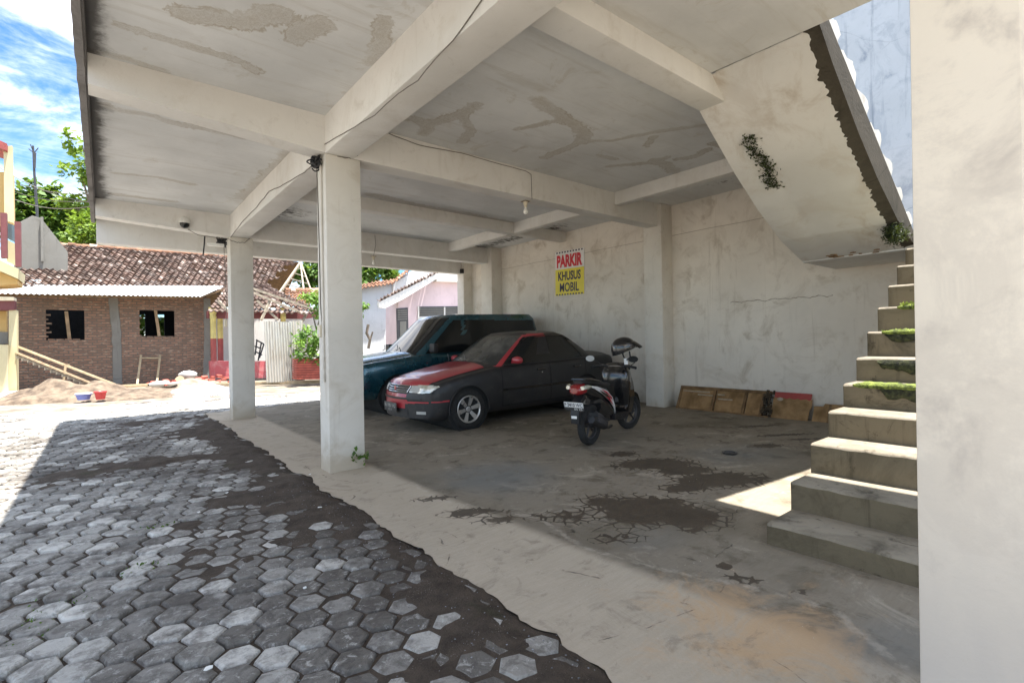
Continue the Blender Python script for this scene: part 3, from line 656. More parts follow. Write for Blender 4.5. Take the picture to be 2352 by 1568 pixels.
for k in range(8):      # steps of the upper flight seen from the side
    xa = 6.9 - .345 * k; z0 = 2.47 + .213 * k
    s_ = MB(); jj = [random.uniform(-.035, .03) for _ in range(8)]
    zb_ = lambda x: lerp_line(TOPL, x) - .03 if x > XO else 4.0
    xb = xa - .345
    poly = [(xa, z0 - .02), (xa - .02 + jj[0], z0 + .06 + jj[1] * .5), (xa + .01 + jj[2], z0 + .13), (xa - .02 + jj[3], z0 + .19), (xa - .07 + jj[4], z0 + .213), (xa - .19, z0 + .20 + jj[5] * .6), (xa - .27, z0 + .225 + jj[6] * .5), (xb, z0 + .213), (xb, zb_(max(xb, XO))), (xa, zb_(xa))]
    if xb < XO - .1: continue
    s_.prism([(x, YS0 + .012, z) for x, z in poly], (0, 1.1, 0)); s_.build('step', 'peeled_paint', stc)

sp_ = MB()
for k in range(16):
    x, y, r = random.uniform(6.78, 6.9), random.uniform(1.85, 2.4), random.uniform(.006, .022)
    sp_.prism([(x + r * .5 * math.cos(t) * random.uniform(.6, 1.3), y + r * 1.8 * math.sin(t) * random.uniform(.6, 1.3), lerp_line(SO, x) - .012) for t in np.linspace(0, 5.6, 9)], (0, 0, .02))
sp_.build('spalled_patch', 'plywood_frame', stc)['kind'] = 'stuff'
# ------------------------------------------------------------------ moss, small growth and painted shade strips on the stairs
def tufts(name, spots, mat, size, per, label=None, cat=None, kind=None, group=None, lean=.6):
    mb = MB(); tone = []
    for (c, r) in spots:
        for _ in range(per):
            p = Vector((c[0] + random.gauss(0, r[0]), c[1] + random.gauss(0, r[1]), c[2] + random.gauss(0, r[2])))
            d = Vector((random.gauss(0, lean), random.gauss(0, lean), 1)).normalized(); s = size * random.uniform(.5, 1.3)
            sd = d.orthogonal().normalized(); sd = (Matrix.Rotation(random.uniform(0, 6.28), 3, d) @ sd)
            mb.add([p - sd * s * .25, p + d * s * .55 + sd * s * .30, p + d * s, p + d * s * .55 - sd * s * .30], [(0, 1, 2, 3)]); tone.append(random.random() ** 1.4)
    o = mb.build(name, mat, fixn=False); fattr(o, 'tone', tone, 'FACE')
    if label: o['label'] = label
    if cat: o['category'] = cat
    if kind: o['kind'] = kind
    if group: o['group'] = group
    return o
def moss_on(k, ya, yb, mat='moss_green', per=7, hang=.0, size=.035, zoff=.0, label=''):
    sp = []; N = int((ya - yb) / .018)
    for i in range(N):
        y = ya - (ya - yb) * i / N
        dz = DM[k](y) * .5 if k in DM else 0
        sp.append(((NX[k] + random.uniform(.0, .10), y, NZ[k] - dz * random.uniform(0, 1) - .005 + zoff), (.02, .012, .012)))
    return tufts('moss', sp, mat, size * .6, per * 3, label, 'moss', 'stuff', 'moss cushions on the stair treads')
ribbon('moss', 'green moss along the broken fifth step', 4, 1.44, -.2, True, .012, 'moss_mat'); ribbon('moss', 'bright moss strip along the seventh step', 6, 1.40, -.2, True, .01, 'moss_mat'); ribbon('moss', 'moss strip on the eighth step edge', 7, 1.36, .0, True, .02, 'moss_mat'); ribbon('moss', 'small moss patch on the ninth step edge', 8, 1.22, .7, True, .01, 'moss_mat')
ribbon('nose_shade', 'dark strip painted as shade under the fifth step nose', 4, 1.26, -.1, False, .10, 'shade_black'); ribbon('nose_shade', 'dark strip painted as the shaded hollow under the sixth step nose', 5, 1.36, .2, False, .13, 'shade_black'); ribbon('nose_shade', 'dark band painted as shade under the seventh step edge', 6, 1.38, -.1, False, .07, 'shade_black')  # near-black strips paint the shade of the hollows under the noses
moss_on(7, 1.34, .55, 'moss_green', 5, size=.05, label='bushy moss tuft on the eighth step edge'); moss_on(6, 1.38, .55, 'moss_green', 3, size=.03, label='fine moss blades on the seventh step edge')
tufts('small_plant', [((NX[5] - .02, .86, NZ[5] - .07), (.02, .04, .04))], 'leaf_bright', .05, 40, 'small bright green seedling growing from the sixth step', 'plant')
q1, q2 = PY(1712, 300, 2.45), PY(1765, 405, 2.45)
def soffit_spots(A, B, r, n):
    out = []
    for i in range(n):
        t = i / (n - 1); a = A[0] + (B[0] - A[0]) * t; y = A[1] + (B[1] - A[1]) * t + .02 * math.sin(t * 9)
        out.append(((a, y, lerp_line(SO, a) - .008), (r, r, .006)))
    return out
tufts('soffit_moss', soffit_spots((4.92, 2.36), (5.50, 2.36), .035, 26), 'moss_dark', .028, 60, 'dark fern moss strip hanging under the stair flight', 'moss', 'stuff', lean=1.6)
qa = PY(2075, 540, 1.56)
tufts('soffit_moss', [((6.42 + random.uniform(-.15, .22), 1.585 + random.uniform(-.05, .06), 2.42 + random.uniform(-.08, .05)), (.03, .03, .025)) for _ in range(26)], 'moss_dark', .024, 110, 'dark green moss clump at the foot of the upper flight', 'moss', 'stuff', lean=1.6)
tufts('weed', [((XC - .07, Y2 - .03, .10), (.04, .015, .03))], 'leaf_mid', .06, 26, 'small green weed at the foot of the middle column', 'plant', lean=1.)
# ------------------------------------------------------------------ vehicle shells
def cr_interp(xs, ys, q):
    """monotone-ish cubic through samples"""
    xs = np.asarray(xs, float); ys = np.asarray(ys, float); q = np.asarray(q, float)
    m = np.gradient(ys, xs); i = np.clip(np.searchsorted(xs, q) - 1, 0, len(xs) - 2)
    dlt = (ys[1:] - ys[:-1]) / (xs[1:] - xs[:-1])
    for k in range(len(dlt)):
        if abs(dlt[k]) < 1e-9: m[k] = m[k + 1] = 0
        else:
            a, b = m[k] / dlt[k], m[k + 1] / dlt[k]
            if a < 0: m[k] = 0
            if b < 0: m[k + 1] = 0
            if a * a + b * b > 9: t = 3 / math.hypot(a, b); m[k] = t * a * dlt[k]; m[k + 1] = t * b * dlt[k]
    h = xs[i + 1] - xs[i]; t = (q - xs[i]) / h; t2 = t * t; t3 = t2 * t
    return (2 * t3 - 3 * t2 + 1) * ys[i] + (t3 - 2 * t2 + t) * h * m[i] + (-2 * t3 + 3 * t2) * ys[i + 1] + (t3 - t2) * h * m[i + 1]
class Shell:
    """car body: lower shell lofted along x plus a stack of rounded rings for the cabin; x=0 is the nose"""
    def __init__(s, sx, ztop, zbelt, hw, zbot, bowf, bowr, L, arches, AR, sect=None):
        s.L = L; n = 150; q = np.concatenate([np.linspace(0, .35, 22)[:-1], np.linspace(.35, L - .35, n - 43), np.linspace(L - .35, L, 22)[1:]])
        zt, zb, w, z0 = (cr_interp(sx, v, q) for v in (ztop, zbelt, hw, zbot))
        sec = sect or [(.88, 0., 0), (.955, .10, 0), (.99, .28, 0), (1.0, .5, 0), (1.0, .68, 0), (.992, .82, 0), (.975, .93, 0), (.94, .985, 0), (.88, 1., 0), (.70, 1., .55), (.45, 1., .9), (.2, 1, .99), (0, 1., 1.)]
        tt = np.linspace(0, 1, len(sec)); tq = np.linspace(0, 1, 49)
        fy = cr_interp(tt, [a[0] for a in sec], tq); fz = cr_interp(tt, [a[1] for a in sec], tq); ft = cr_interp(tt, [a[2] for a in sec], tq)
        P = np.zeros((len(q), 97, 3))
        for i, x in enumerate(q):
            y = w[i] * fy; z = z0[i] + (zb[i] - z0[i]) * fz + (zt[i] - zb[i]) * ft
            ff = max(0, 1 - x / 1.1) ** 2; fr = max(0, 1 - (L - x) / .9) ** 2
            xx = x + bowf * ff * fy ** 2 - bowr * fr * fy ** 2
            P[i, :49] = np.stack([xx, -y, z], -1); P[i, 48:] = np.stack([xx, y, z], -1)[::-1]
        for (ax, az) in arches:   # pull points to the wheel-arch circle
            d = np.hypot(P[..., 0] - ax, P[..., 2] - az); sel = (np.abs(P[..., 1]) > .6 * w.max()) & (np.abs(d - AR) < .022) & (P[..., 2] < az + AR + .05)
            k = AR / np.maximum(d, 1e-6); P[..., 0] = np.where(sel, ax + (P[..., 0] - ax) * k, P[..., 0]); P[..., 2] = np.where(sel, az + (P[..., 2] - az) * k, P[..., 2])
        s.P = P; s.arches = arches; s.AR = AR; s.w = w.max(); s.q = q; s.bowf = bowf
        s.nose = s.cap(P[0], w[0], bowf, 1); s.tail = s.cap(P[-1], w[-1], -bowr, -1)
    def cap(s, ring, w, bow, sg):
        rows = []
        for j in range(49):
            a = ring[j]; yy = np.linspace(a[1], -a[1], 25); x0 = a[0] - bow * (a[1] / w) ** 2
            rows.append(np.stack([x0 + bow * (yy / w) ** 2, yy, np.full(25, a[2])], -1))
        return np.array(rows)
    def split(s, cls):
        out = {}
        def put(k, grid, i, j):
            out.setdefault(k, MB()).add([grid[i, j], grid[i + 1, j], grid[i + 1, j + 1], grid[i, j + 1]], [(0, 1, 2, 3)])
        for gname, g in (('body', s.P), ('nose', s.nose), ('tail', s.tail)):
            for i in range(g.shape[0] - 1):
                for j in range(g.shape[1] - 1):
                    c = (g[i, j] + g[i + 1, j] + g[i, j + 1] + g[i + 1, j + 1]) / 4
                    if gname == 'body' and abs(c[1]) > .55 * s.w and any(math.hypot(c[0] - ax, c[2] - az) < s.AR - .004 for ax, az in s.arches): continue
                    k = cls(gname, c, j)
                    if k: put(k, g, i, j)
        return out
    def bvh(s):
        vs = []; fs = []
        for g in (s.P, s.nose, s.tail):
            n = len(vs); nu, nv = g.shape[:2]; vs += [tuple(p) for p in g.reshape(-1, 3)]
            fs += [(n + i * nv + j, n + (i + 1) * nv + j, n + (i + 1) * nv + j + 1, n + i * nv + j + 1) for i in range(nu - 1) for j in range(nv - 1)]
        return BVHTree.FromPolygons(vs, fs)
def cabin(lev, z, xf, xr, hw, crown, n=5.5, top=10):
    """rings: returns array (rows, 160, 3) with t along height then roof cap"""
    T = np.linspace(0, 1, 44); zf = cr_interp(lev, z, T); a = cr_interp(lev, xf, T); b = cr_interp(lev, xr, T); w = cr_interp(lev, hw, T)
    N = 176; rows = []
    th = np.linspace(0, 2 * math.pi, N, endpoint=False); cs, sn = np.cos(th), np.sin(th)
    ux = -np.sign(cs) * np.abs(cs) ** (2 / n); uy = -np.sign(sn) * np.abs(sn) ** (2 / n)
    bow = .10
    def ring(x0, x1, ww, zz, k=1.):
        cx, hx = (x0 + x1) / 2, (x1 - x0) / 2
        X = cx + hx * ux * k; Y = ww * uy * k; X = X + np.where(ux < 0, bow * (Y / ww) ** 2 * (-ux) * k, -bow * .6 * (Y / ww) ** 2 * ux * k)
        return np.stack([X, Y, np.full(N, 0.) + zz], -1)
    for i in range(len(T)): rows.append(ring(a[i], b[i], w[i], zf[i]))
    for k in range(1, top + 1):
        f = 1 - k / top * .999; e = 1 - f
        r = ring(a[-1], b[-1], w[-1], zf[-1], f); rx = (r[:, 0] - (a[-1] + b[-1]) / 2) / ((b[-1] - a[-1]) / 2); ry = r[:, 1] / w[-1]
        r[:, 2] = zf[-1] + crown * (1 - np.maximum(np.abs(rx), np.abs(ry)) ** 2.2)
        rows.append(r)
    return np.array(rows), len(T)
def ring_split(rows, cls):
    out = {}; nr, N = rows.shape[:2]
    for i in range(nr - 1):
        for j in range(N):
            q = [rows[i, j], rows[i + 1, j], rows[i + 1, (j + 1) % N], rows[i, (j + 1) % N]]
            c = sum(q) / 4; k = cls(i, j, c)
            if k: out.setdefault(k, MB()).add(q, [(0, 1, 2, 3)])
    return out
def merge_build(mb, name, mat, parent, smooth=35, off=0.):
    o = mb.build(name, mat, parent, None, True, False); me = o.data
    bm = bmesh.new(); bm.from_mesh(me); bmesh.ops.remove_doubles(bm, verts=bm.verts[:], dist=1e-4)
    bmesh.ops.recalc_face_normals(bm, faces=bm.faces[:])
    if off:
        bm.normal_update()
        for v in bm.verts: v.co += v.normal * off
    bm.to_mesh(me); bm.free(); me.shade_smooth(); me.set_sharp_from_angle(angle=R_(smooth)); return o
def inpoly(x, y, poly):
    c = False; n = len(poly); j = n - 1
    for i in range(n):
        if (poly[i][1] > y) != (poly[j][1] > y) and x < (poly[j][0] - poly[i][0]) * (y - poly[i][1]) / (poly[j][1] - poly[i][1]) + poly[i][0]: c = not c
        j = i
    return c
def patch(bvh, poly, org, eu, ev, dr, off=.006, step=.012, thick=.0):
    """piece of trim laid on the shell: polygon in the (eu, ev) plane, projected along dr"""
    org, eu, ev, dr = Vector(org), Vector(eu), Vector(ev), Vector(dr).normalized()
    us = [p[0] for p in poly]; vs = [p[1] for p in poly]; mb = MB(); idx = {}
    nu = int((max(us) - min(us)) / step) + 1; nv = int((max(vs) - min(vs)) / step) + 1
    def pt(i, j):
        if (i, j) not in idx:
            o = org + eu * (min(us) + i * step) + ev * (min(vs) + j * step); h = bvh.ray_cast(o, dr)
            idx[(i, j)] = None if h[0] is None else h[0] - dr * off
        return idx[(i, j)]
    for i in range(nu):
        for j in range(nv):
            if not inpoly(min(us) + (i + .5) * step, min(vs) + (j + .5) * step, poly): continue
            q = [pt(i, j), pt(i + 1, j), pt(i + 1, j + 1), pt(i, j + 1)]
            if any(k is None for k in q): continue
            mb.add(q, [(0, 1, 2, 3)])
    return mb
def make_wheel(parent, loc, R, wd, rimR, spokes, side, label=None, yaw=0, rim_mat='alloy', spin=.2):
    M = Matrix.Translation(loc) @ Matrix.Rotation(yaw, 4, 'Z') @ Matrix.Rotation(R_(90) * side, 4, 'X')
    t = MB(); h = wd / 2
    t.lathe([(rimR - .01, -h * .9), (rimR + .01, -h), (R - .045, -h * 1.02), (R - .015, -h * .88), (R, -h * .6), (R, h * .6), (R - .015, h * .88), (R - .045, h * 1.02), (rimR + .01, h), (rimR - .01, h * .9)], 48, 0, M, False)
    wo = t.build('wheel', 'dark_rubber', parent, 40, True)
    if label: wo['label'] = label
    r = MB(); r.lathe([(rimR, -h * .8), (rimR, h * .95), (rimR - .008, h * .99), (rimR - .022, h * .9), (rimR - .026, h * .2)], 48, 0, M, False)
    r.lathe([(.0001, h * .78), (.028, h * .78), (.034, h * .7), (.055, h * .66), (.065, h * .5), (.065, h * .1)], 24, 0, M)
    if spokes:
        for k in range(spokes):
            a = 2 * math.pi * k / spokes + spin; c, s_ = math.cos(a), math.sin(a)
            def sp(rr, tw, z): return [M @ Vector((rr * c - tw * s_, rr * s_ + tw * c, z)), M @ Vector((rr * c + tw * s_, rr * s_ - tw * c, z))]
            A = sp(.05, .024, h * .68); B = sp((rimR) * .55, .028, h * .80); C = sp(rimR - .012, .036, h * .84); A2 = sp(.05, .024, h * .3); B2 = sp(rimR * .55, .028, h * .42); C2 = sp(rimR - .012, .036, h * .46)
            r.add(A + B + C + A2 + B2 + C2, [(0, 1, 3, 2), (2, 3, 5, 4), (6, 8, 9, 7), (8, 10, 11, 9), (0, 2, 8, 6), (2, 4, 10, 8), (1, 7, 9, 3), (3, 9, 11, 5)])
    ro = r.build('rim', rim_mat, wo, 35, True)
    bk = MB(); bk.lathe([(.0001, h * .05), (rimR - .012, h * .05)], 32, 0, M); bk.lathe([(.0001, h * .16), (rimR * .62, h * .16), (rimR * .62, h * .06)], 32, 0, M); bk.build('brake_disc', 'steel_dark', wo, 35, True)
    return wo
def rounded_plate(mb, M, w, h, t, mi=0): mb.box(-w / 2, w / 2, -h / 2, h / 2, 0, t, mi, M, min(.006, t * .4))

# ------------------------------------------------------------------ black and red sedan, nose towards -x
sed = thing('sedan', 'matte black sedan with red bonnet, red mirror and red window pillar', 'car', (3.43, 7.08, .055), R_(-1.0), rot=(0, R_(-1.2), R_(-1.0)))
sx = [0, .04, .12, .3, .6, 1.0, 1.25, 1.6, 2.4, 3.2, 3.5, 3.85, 4.1, 4.22, 4.27]
S1 = Shell(sx, [.50, .60, .70, .775, .845, .915, .955, .97, .975, .99, 1.005, 1.01, .99, .93, .84],
           [.47, .565, .65, .705, .76, .82, .855, .875, .895, .92, .94, .95, .93, .87, .78],
           [.70, .74, .785, .815, .835, .843, .845, .845, .845, .845, .84, .82, .79, .755, .72],
           [.20, .185, .175, .17, .17, .175, .18, .18, .18, .19, .2, .23, .26, .29, .33], .20, .14, 4.27, [(.80, .29), (3.29, .29)], .345)
BV1 = S1.bvh()
def cls_s(g, c, j):
    x, y, z = c
    if g == 'nose' or x < .42:
        if z < .56 and abs(y) < .86: return 'bumper' if (y > -.32 and z > .30) else ('bumper_side' if True else 0)
    if g == 'body' and x < 1.2 and 34 <= j <= 61 and z > .62: return 'hood'
    if g == 'nose' and z > .565: return 'hood'
    if g == 'tail' or x > 4.0: return 'rear'
    if 1.42 < x < 2.42 and abs(y) > .7 and z > .26: return 'door_f' + ('n' if y < 0 else 'p')
    if 2.435 < x < 3.28 - .0 and abs(y) > .7 and z > .26 and math.hypot(x - 3.29, z - .29) > .40: return 'door_r' + ('n' if y < 0 else 'p')
    return 'shell'
pp = S1.split(cls_s)
merge_build(pp['shell'], 'body', 'matte_black_paint', sed)
merge_build(pp['hood'], 'hood', 'faded_red_paint', sed, off=.004)['label'] = 'faded red bonnet'
merge_build(pp['bumper'], 'front_bumper', 'faded_red_paint', sed, off=.012)['label'] = 'red centre of the front bumper'
merge_build(pp['bumper_side'], 'bumper_corner', 'matte_black_paint', sed, off=.012)
merge_build(pp['rear'], 'boot', 'matte_black_paint', sed, off=.003)
doors = {}
for k in ('door_fn', 'door_rn', 'door_fp', 'door_rp'): doors[k] = merge_build(pp[k], 'door', 'matte_black_paint', sed, off=.004)
for k, xh in (('door_fn', 2.22), ('door_rn', 3.06)):
    h = MB(); h.box(xh - .09, xh + .09, -.868, -.842, .772, .805, 0, None, .008); h.build('handle', 'gloss_black_paint', doors[k], 30, True)
kl = MB(); kl.lathe([(.011, 0), (.011, .006), (.0001, .007)], 12, 0, frame((2.235, -.851, .735), (1, 0, 0), (0, 0, 1), (0, -1, 0))); kl.build('key_lock', 'chrome', doors['door_fn'], 30, True)
rows, nT = cabin([0, .3, .6, .85, 1], [.86, 1.03, 1.2, 1.335, 1.375], [1.14, 1.40, 1.67, 1.905, 2.02], [3.86, 3.62, 3.36, 3.12, 3.0], [.80, .745, .685, .63, .585], .055)
def cab_s(i, j, c):
    x, y, z = c
    if i < nT - 1:
        w = np.interp(z, [.86, 1.03, 1.2, 1.335, 1.375], [.80, .745, .685, .63, .585]); xf = np.interp(z, [.86, 1.03, 1.2, 1.335, 1.375], [1.14, 1.40, 1.67, 1.905, 2.02])
        if abs(y) > .93 * w and x > xf + .16 or abs(y) > .97 * w:
            if inpoly(x, z, [(1.50, .90), (2.36, .905), (2.36, 1.325), (2.06, 1.315), (1.93, 1.255)]): return 'win_f' + ('n' if y < 0 else 'p')
            if inpoly(x, z, [(2.44, .905), (3.30, .935), (3.02, 1.25), (2.88, 1.315), (2.44, 1.325)]): return 'win_r' + ('n' if y < 0 else 'p')
            if x < 2.5 and y < 0 and (x < 1.5 + (z - .90) * 1.16 or z > 1.325): return 'pillar'
        elif x < 2.3:
            if z > .885 and z < 1.352 and abs(y) < .885 * w: return 'windshield'
            if y < 0 and abs(y) > .84 * w and z < 1.36: return 'pillar'
        elif x > 2.7 and abs(y) < .85 * w and .95 < z < 1.335: return 'backlight'
        if y < 0 and x < 2.0 and x < 1.5 + (z - .90) * 1.16 and abs(y) > .90 * w: return 'pillar'
    return 'roof'
cp = ring_split(rows, cab_s)
merge_build(cp['roof'], 'roof', 'matte_black_paint', sed)
merge_build(cp['pillar'], 'window_pillar', 'faded_red_paint', sed, off=.003)['label'] = 'red windscreen pillar and roof rail'
merge_build(cp['windshield'], 'windshield', 'dusty_glass', sed, off=.002); merge_build(cp['backlight'], 'rear_window', 'tinted_glass', sed, off=.002)
for k in ('win_fn', 'win_rn', 'win_fp', 'win_rp'): merge_build(cp[k], 'side_window', 'tinted_glass', sed, off=.003)
# visor strips over the side windows and belt trim
vz = MB(); vz.tube([(1.98, -.665, 1.262), (2.1, -.635, 1.318), (2.38, -.628, 1.338), (2.9, -.63, 1.33), (3.05, -.67, 1.25)], .011, 6); vz.build('window_visor', 'gloss_black_paint', sed, 40, True)
bt = MB(); bt.tube([(1.50, -.806, .897), (2.4, -.808, .902), (3.32, -.80, .93)], .008, 6); bt.build('belt_trim', 'steel_dark', sed, 40, True)
mo = patch(BV1, [(1.42, .50), (2.42, .503), (2.42, .54), (1.42, .537)], (0, -2, 0), (1, 0, 0), (0, 0, 1), (0, 1, 0), .016); merge_build(mo, 'side_moulding', 'gloss_black_paint', sed)
mo = patch(BV1, [(2.44, .503), (2.93, .505), (2.93, .542), (2.44, .54)], (0, -2, 0), (1, 0, 0), (0, 0, 1), (0, 1, 0), .016); merge_build(mo, 'side_moulding', 'gloss_black_paint', sed)
sm_ = MB()
for xs_, z0_, z1_ in ((1.415, .27, .86), (2.428, .27, .88), (3.27, .66, .92)):
    q_ = patch(BV1, [(xs_ - .006, z0_), (xs_ + .006, z0_), (xs_ + .006, z1_), (xs_ - .006, z1_)], (0, -2, 0), (1, 0, 0), (0, 0, 1), (0, 1, 0), .0065, .006); merge_build(q_, 'door_seam', 'dark_void', sed)
q_ = patch(BV1, [(1.42, .262), (2.9, .262), (2.9, .274), (1.42, .274)], (0, -2, 0), (1, 0, 0), (0, 0, 1), (0, 1, 0), .0065, .006); merge_build(q_, 'door_seam', 'dark_void', sed)
# nose: grille, headlights, bumper slots, plate
FD = (1, 0, 0)
def fpatch(poly, mat, name, off=.01, par=sed, sm=35): return merge_build(patch(BV1, poly, (-2, 0, 0), (0, 1, 0), (0, 0, 1), FD, off, .010), name, mat, par, sm)
gr = fpatch([(-.33, .572), (.33, .572), (.36, .665), (-.36, .665)], 'black_plastic', 'grille', .016)
ch = MB()
def nose_x(y, z):
    h = BV1.ray_cast(Vector((-2, y, z)), Vector((1, 0, 0))); return h[0].x if h[0] else .1
for zz, yy in ((.573, .335), (.602, .34), (.634, .35), (.664, .365)): ch.tube([(nose_x(y, zz) - .022, y, zz) for y in np.linspace(-yy, yy, 15)], .008, 6)
for s_ in (-1, 1): ch.tube([(nose_x(s_ * .335, .573) - .022, s_ * .335, .573), (nose_x(s_ * .365, .664) - .022, s_ * .365, .664)], .010, 6)
ch.build('grille_bar', 'chrome', gr, 40, True)
em = MB(); em.lathe([(.034, 0), (.036, .006), (.0001, .012)], 20, 0, frame((nose_x(0, .62) - .03, 0, .62), (0, 1, 0), (0, 0, 1), (-1, 0, 0))); em.build('badge', 'faded_red_paint', gr, 40, True)
for s_ in (-1, 1):
    dd = Vector((.86, -s_ * .5, 0)).normalized(); e = Vector((s_ * .5, .86 * 1, 0)) if s_ > 0 else Vector((.5, -.86, 0))
    e = Vector((.5, s_ * .86, 0)).normalized(); o0 = Vector((0, 0, 0)) - dd * 2
    poly = [(.345, .575), (.60, .56), (.74, .575), (.86, .655), (.83, .672), (.60, .682), (.375, .668)]
    hl_ = merge_build(patch(BV1, poly, o0, e, (0, 0, 1), dd, .014, .010), 'headlight', 'lamp_glass', sed)
    merge_build(patch(BV1, [(.36, .582), (.53, .575), (.55, .67), (.385, .66)], o0, e, (0, 0, 1), dd, .018, .010), 'turn_lens', 'sack', hl_)
    merge_build(patch(BV1, [(.345, .568), (.60, .55), (.76, .566), (.88, .658), (.86, .655), (.74, .575), (.60, .56), (.345, .575)], o0, e, (0, 0, 1), dd, .016, .007), 'lamp_trim', 'black_plastic', hl_)
fpatch([(-.60, .470), (.60, .470), (.60, .505), (-.60, .505)], 'black_plastic', 'air_slot', .026)
fpatch([(-.36, .235), (.55, .235), (.58, .33), (-.36, .33)], 'black_plastic', 'lower_grille', .020)
for s_ in (-1, 1): fpatch([(s_ * .60 - .075, .265), (s_ * .60 + .075, .265), (s_ * .60 + .075, .305), (s_ * .60 - .075, .305)], 'sack', 'fog_lamp', .024)
for s_ in (-1,):   # red stripe that wraps round the near bumper corner
    merge_build(patch(BV1, [(-.05, .425), (.36, .435), (.36, .455), (-.05, .447)], (.1, -2, 0), (1, 0, 0), (0, 0, 1), (0, 1, 0), .022, .008), 'bumper_stripe', 'faded_red_paint', sed)
    fpatch([(-.72, .425), (-.30, .415), (-.30, .440), (-.72, .448)], 'faded_red_paint', 'bumper_stripe', .028)
Mp = frame((nose_x(.04, .36) - .05, .04, .345), (0, -1, 0), (0, 0, 1), (-1, 0, 0))
pt_ = MB(); rounded_plate(pt_, Mp, .42, .135, .008); po_ = pt_.build('license_plate', 'plate_black', sed, 30, True)
tx = MB(); text_mb(tx, 'N 1951 VG', Mp @ Matrix.Translation((0, .018, .009)), .35, .05); text_mb(tx, '03 27', Mp @ Matrix.Translation((0, -.042, .009)), .12, .026); tx.build('plate_lettering', 'sack', po_, None, True)
wp = MB()
for y0_ in (-.25, .28): wp.tube([(1.13, y0_, .965), (1.20, y0_ + .1, .985), (1.33, y0_ + .36, 1.06)], .008, 5)
wp.build('wiper', 'black_plastic', sed, 40, True)
def mirror(x, s_, mat, name='mirror'):
    mb = MB(); mb.lathe([(.0001, -.10), (.05, -.095), (.07, -.05), (.075, 0), (.07, .05), (.05, .09), (.0001, .10)], 20, 0, frame((x, s_ * .925, .965), (1.0, 0, 0), (0, 0, .95), (0, s_, 0)) @ Matrix.Diagonal((.8, .85, 1, 1)))
    mb.box(x - .03, x + .03, s_ * .86 - .06, s_ * .86 + .06, .915, .95, 0, None, .008); return mb.build(name, mat, sed, 40, True)
mirror(1.66, -1, 'faded_red_paint')['label'] = 'red door mirror'; mirror(1.66, 1, 'faded_red_paint')
for ax, nm in ((.80, 'f'), (3.29, 'r')):
    for s_ in (-1, 1): make_wheel(sed, (ax, s_ * .735, .285), .30, .19, .205, 6, 1 if s_ < 0 else -1, None)
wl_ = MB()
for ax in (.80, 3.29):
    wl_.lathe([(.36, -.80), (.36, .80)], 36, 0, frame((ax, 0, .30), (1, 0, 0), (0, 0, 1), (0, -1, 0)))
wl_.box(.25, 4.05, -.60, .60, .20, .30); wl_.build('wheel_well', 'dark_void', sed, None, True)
for s_ in (-1, 1):
    merge_build(patch(BV1, [(s_ * .50, .66), (s_ * .73, .66), (s_ * .73, .86), (s_ * .50, .84)], (7, 0, 0), (0, 1, 0), (0, 0, 1), (-1, 0, 0), .01, .012), 'taillight', 'red_lens', sed)
# arch lips
al_ = MB()
for ax in (.80, 3.29):
    for s_ in (-1, 1): al_.tube([(ax + .348 * math.cos(t), s_ * (.842 if ax < 2 else .838), .29 + .348 * math.sin(t)) for t in np.linspace(-.15, math.pi + .15, 30)], .010, 6)
al_.build('arch_lip', 'matte_black_paint', sed, 40, True)

# ------------------------------------------------------------------ dark van behind the sedan
van = thing('van', 'dark teal boxy people carrier with tinted windows behind the sedan', 'van', (3.33, 9.32, .055), 0, rot=(0, R_(-1.35), R_(-.5)))
vx = [0, .03, .10, .35, .8, 1.15, 1.4, 2.2, 3.6, 4.26, 4.46, 4.58, 4.62]
S2 = Shell(vx, [.86, .93, .965, 1.01, 1.06, 1.10, 1.11, 1.11, 1.11, 1.11, 1.11, 1.08, 1.0],
           [.82, .87, .90, .94, .985, 1.02, 1.035, 1.04, 1.05, 1.05, 1.05, 1.02, .94],
           [.74, .775, .80, .82, .835, .84, .845, .845, .845, .84, .83, .81, .79], [.34, .32, .30, .29, .29, .29, .29, .29, .29, .32, .34, .38, .42], .10, .06, 4.62, [(.88, .33), (3.66, .33)], .385)
BV2 = S2.bvh()
def cls_v(g, c, j):
    x, y, z = c
    if (g == 'nose' or x < .2) and z < .52: return 'bumper'
    if g == 'body' and x < 1.18 and 33 <= j <= 62 and z > .86: return 'hood'
    if 1.35 < x < 2.35 and abs(y) > .7 and z > .36: return 'door_f' + ('n' if y < 0 else 'p')
    if 2.365 < x < 3.2 and abs(y) > .7 and z > .36 and math.hypot(x - 3.66, z - .33) > .44: return 'door_r' + ('n' if y < 0 else 'p')
    return 'shell'
pp = S2.split(cls_v)
merge_build(pp['shell'], 'body', 'dark_teal_paint', van); merge_build(pp['hood'], 'hood', 'dark_teal_paint', van, off=.004); merge_build(pp['bumper'], 'front_bumper', 'black_plastic', van, off=.02)
vd = {k: merge_build(pp[k], 'door', 'dark_teal_paint', van, off=.004) for k in ('door_fn', 'door_rn', 'door_fp', 'door_rp')}
for k, xh in (('door_fn', 2.2), ('door_rn', 3.02)):
    h = MB(); h.box(xh - .09, xh + .09, -.872, -.845, .87, .905, 0, None, .008); h.build('handle', 'gloss_black_paint', vd[k], 30, True)
VL, VZ, VF, VR, VW = [0, .3, .6, .85, 1], [1.01, 1.27, 1.52, 1.73, 1.80], [1.12, 1.42, 1.71, 1.95, 2.06], [4.57, 4.53, 4.47, 4.40, 4.32], [.815, .79, .765, .735, .705]
rows2, nT2 = cabin(VL, VZ, VF, VR, VW, .035, 9)
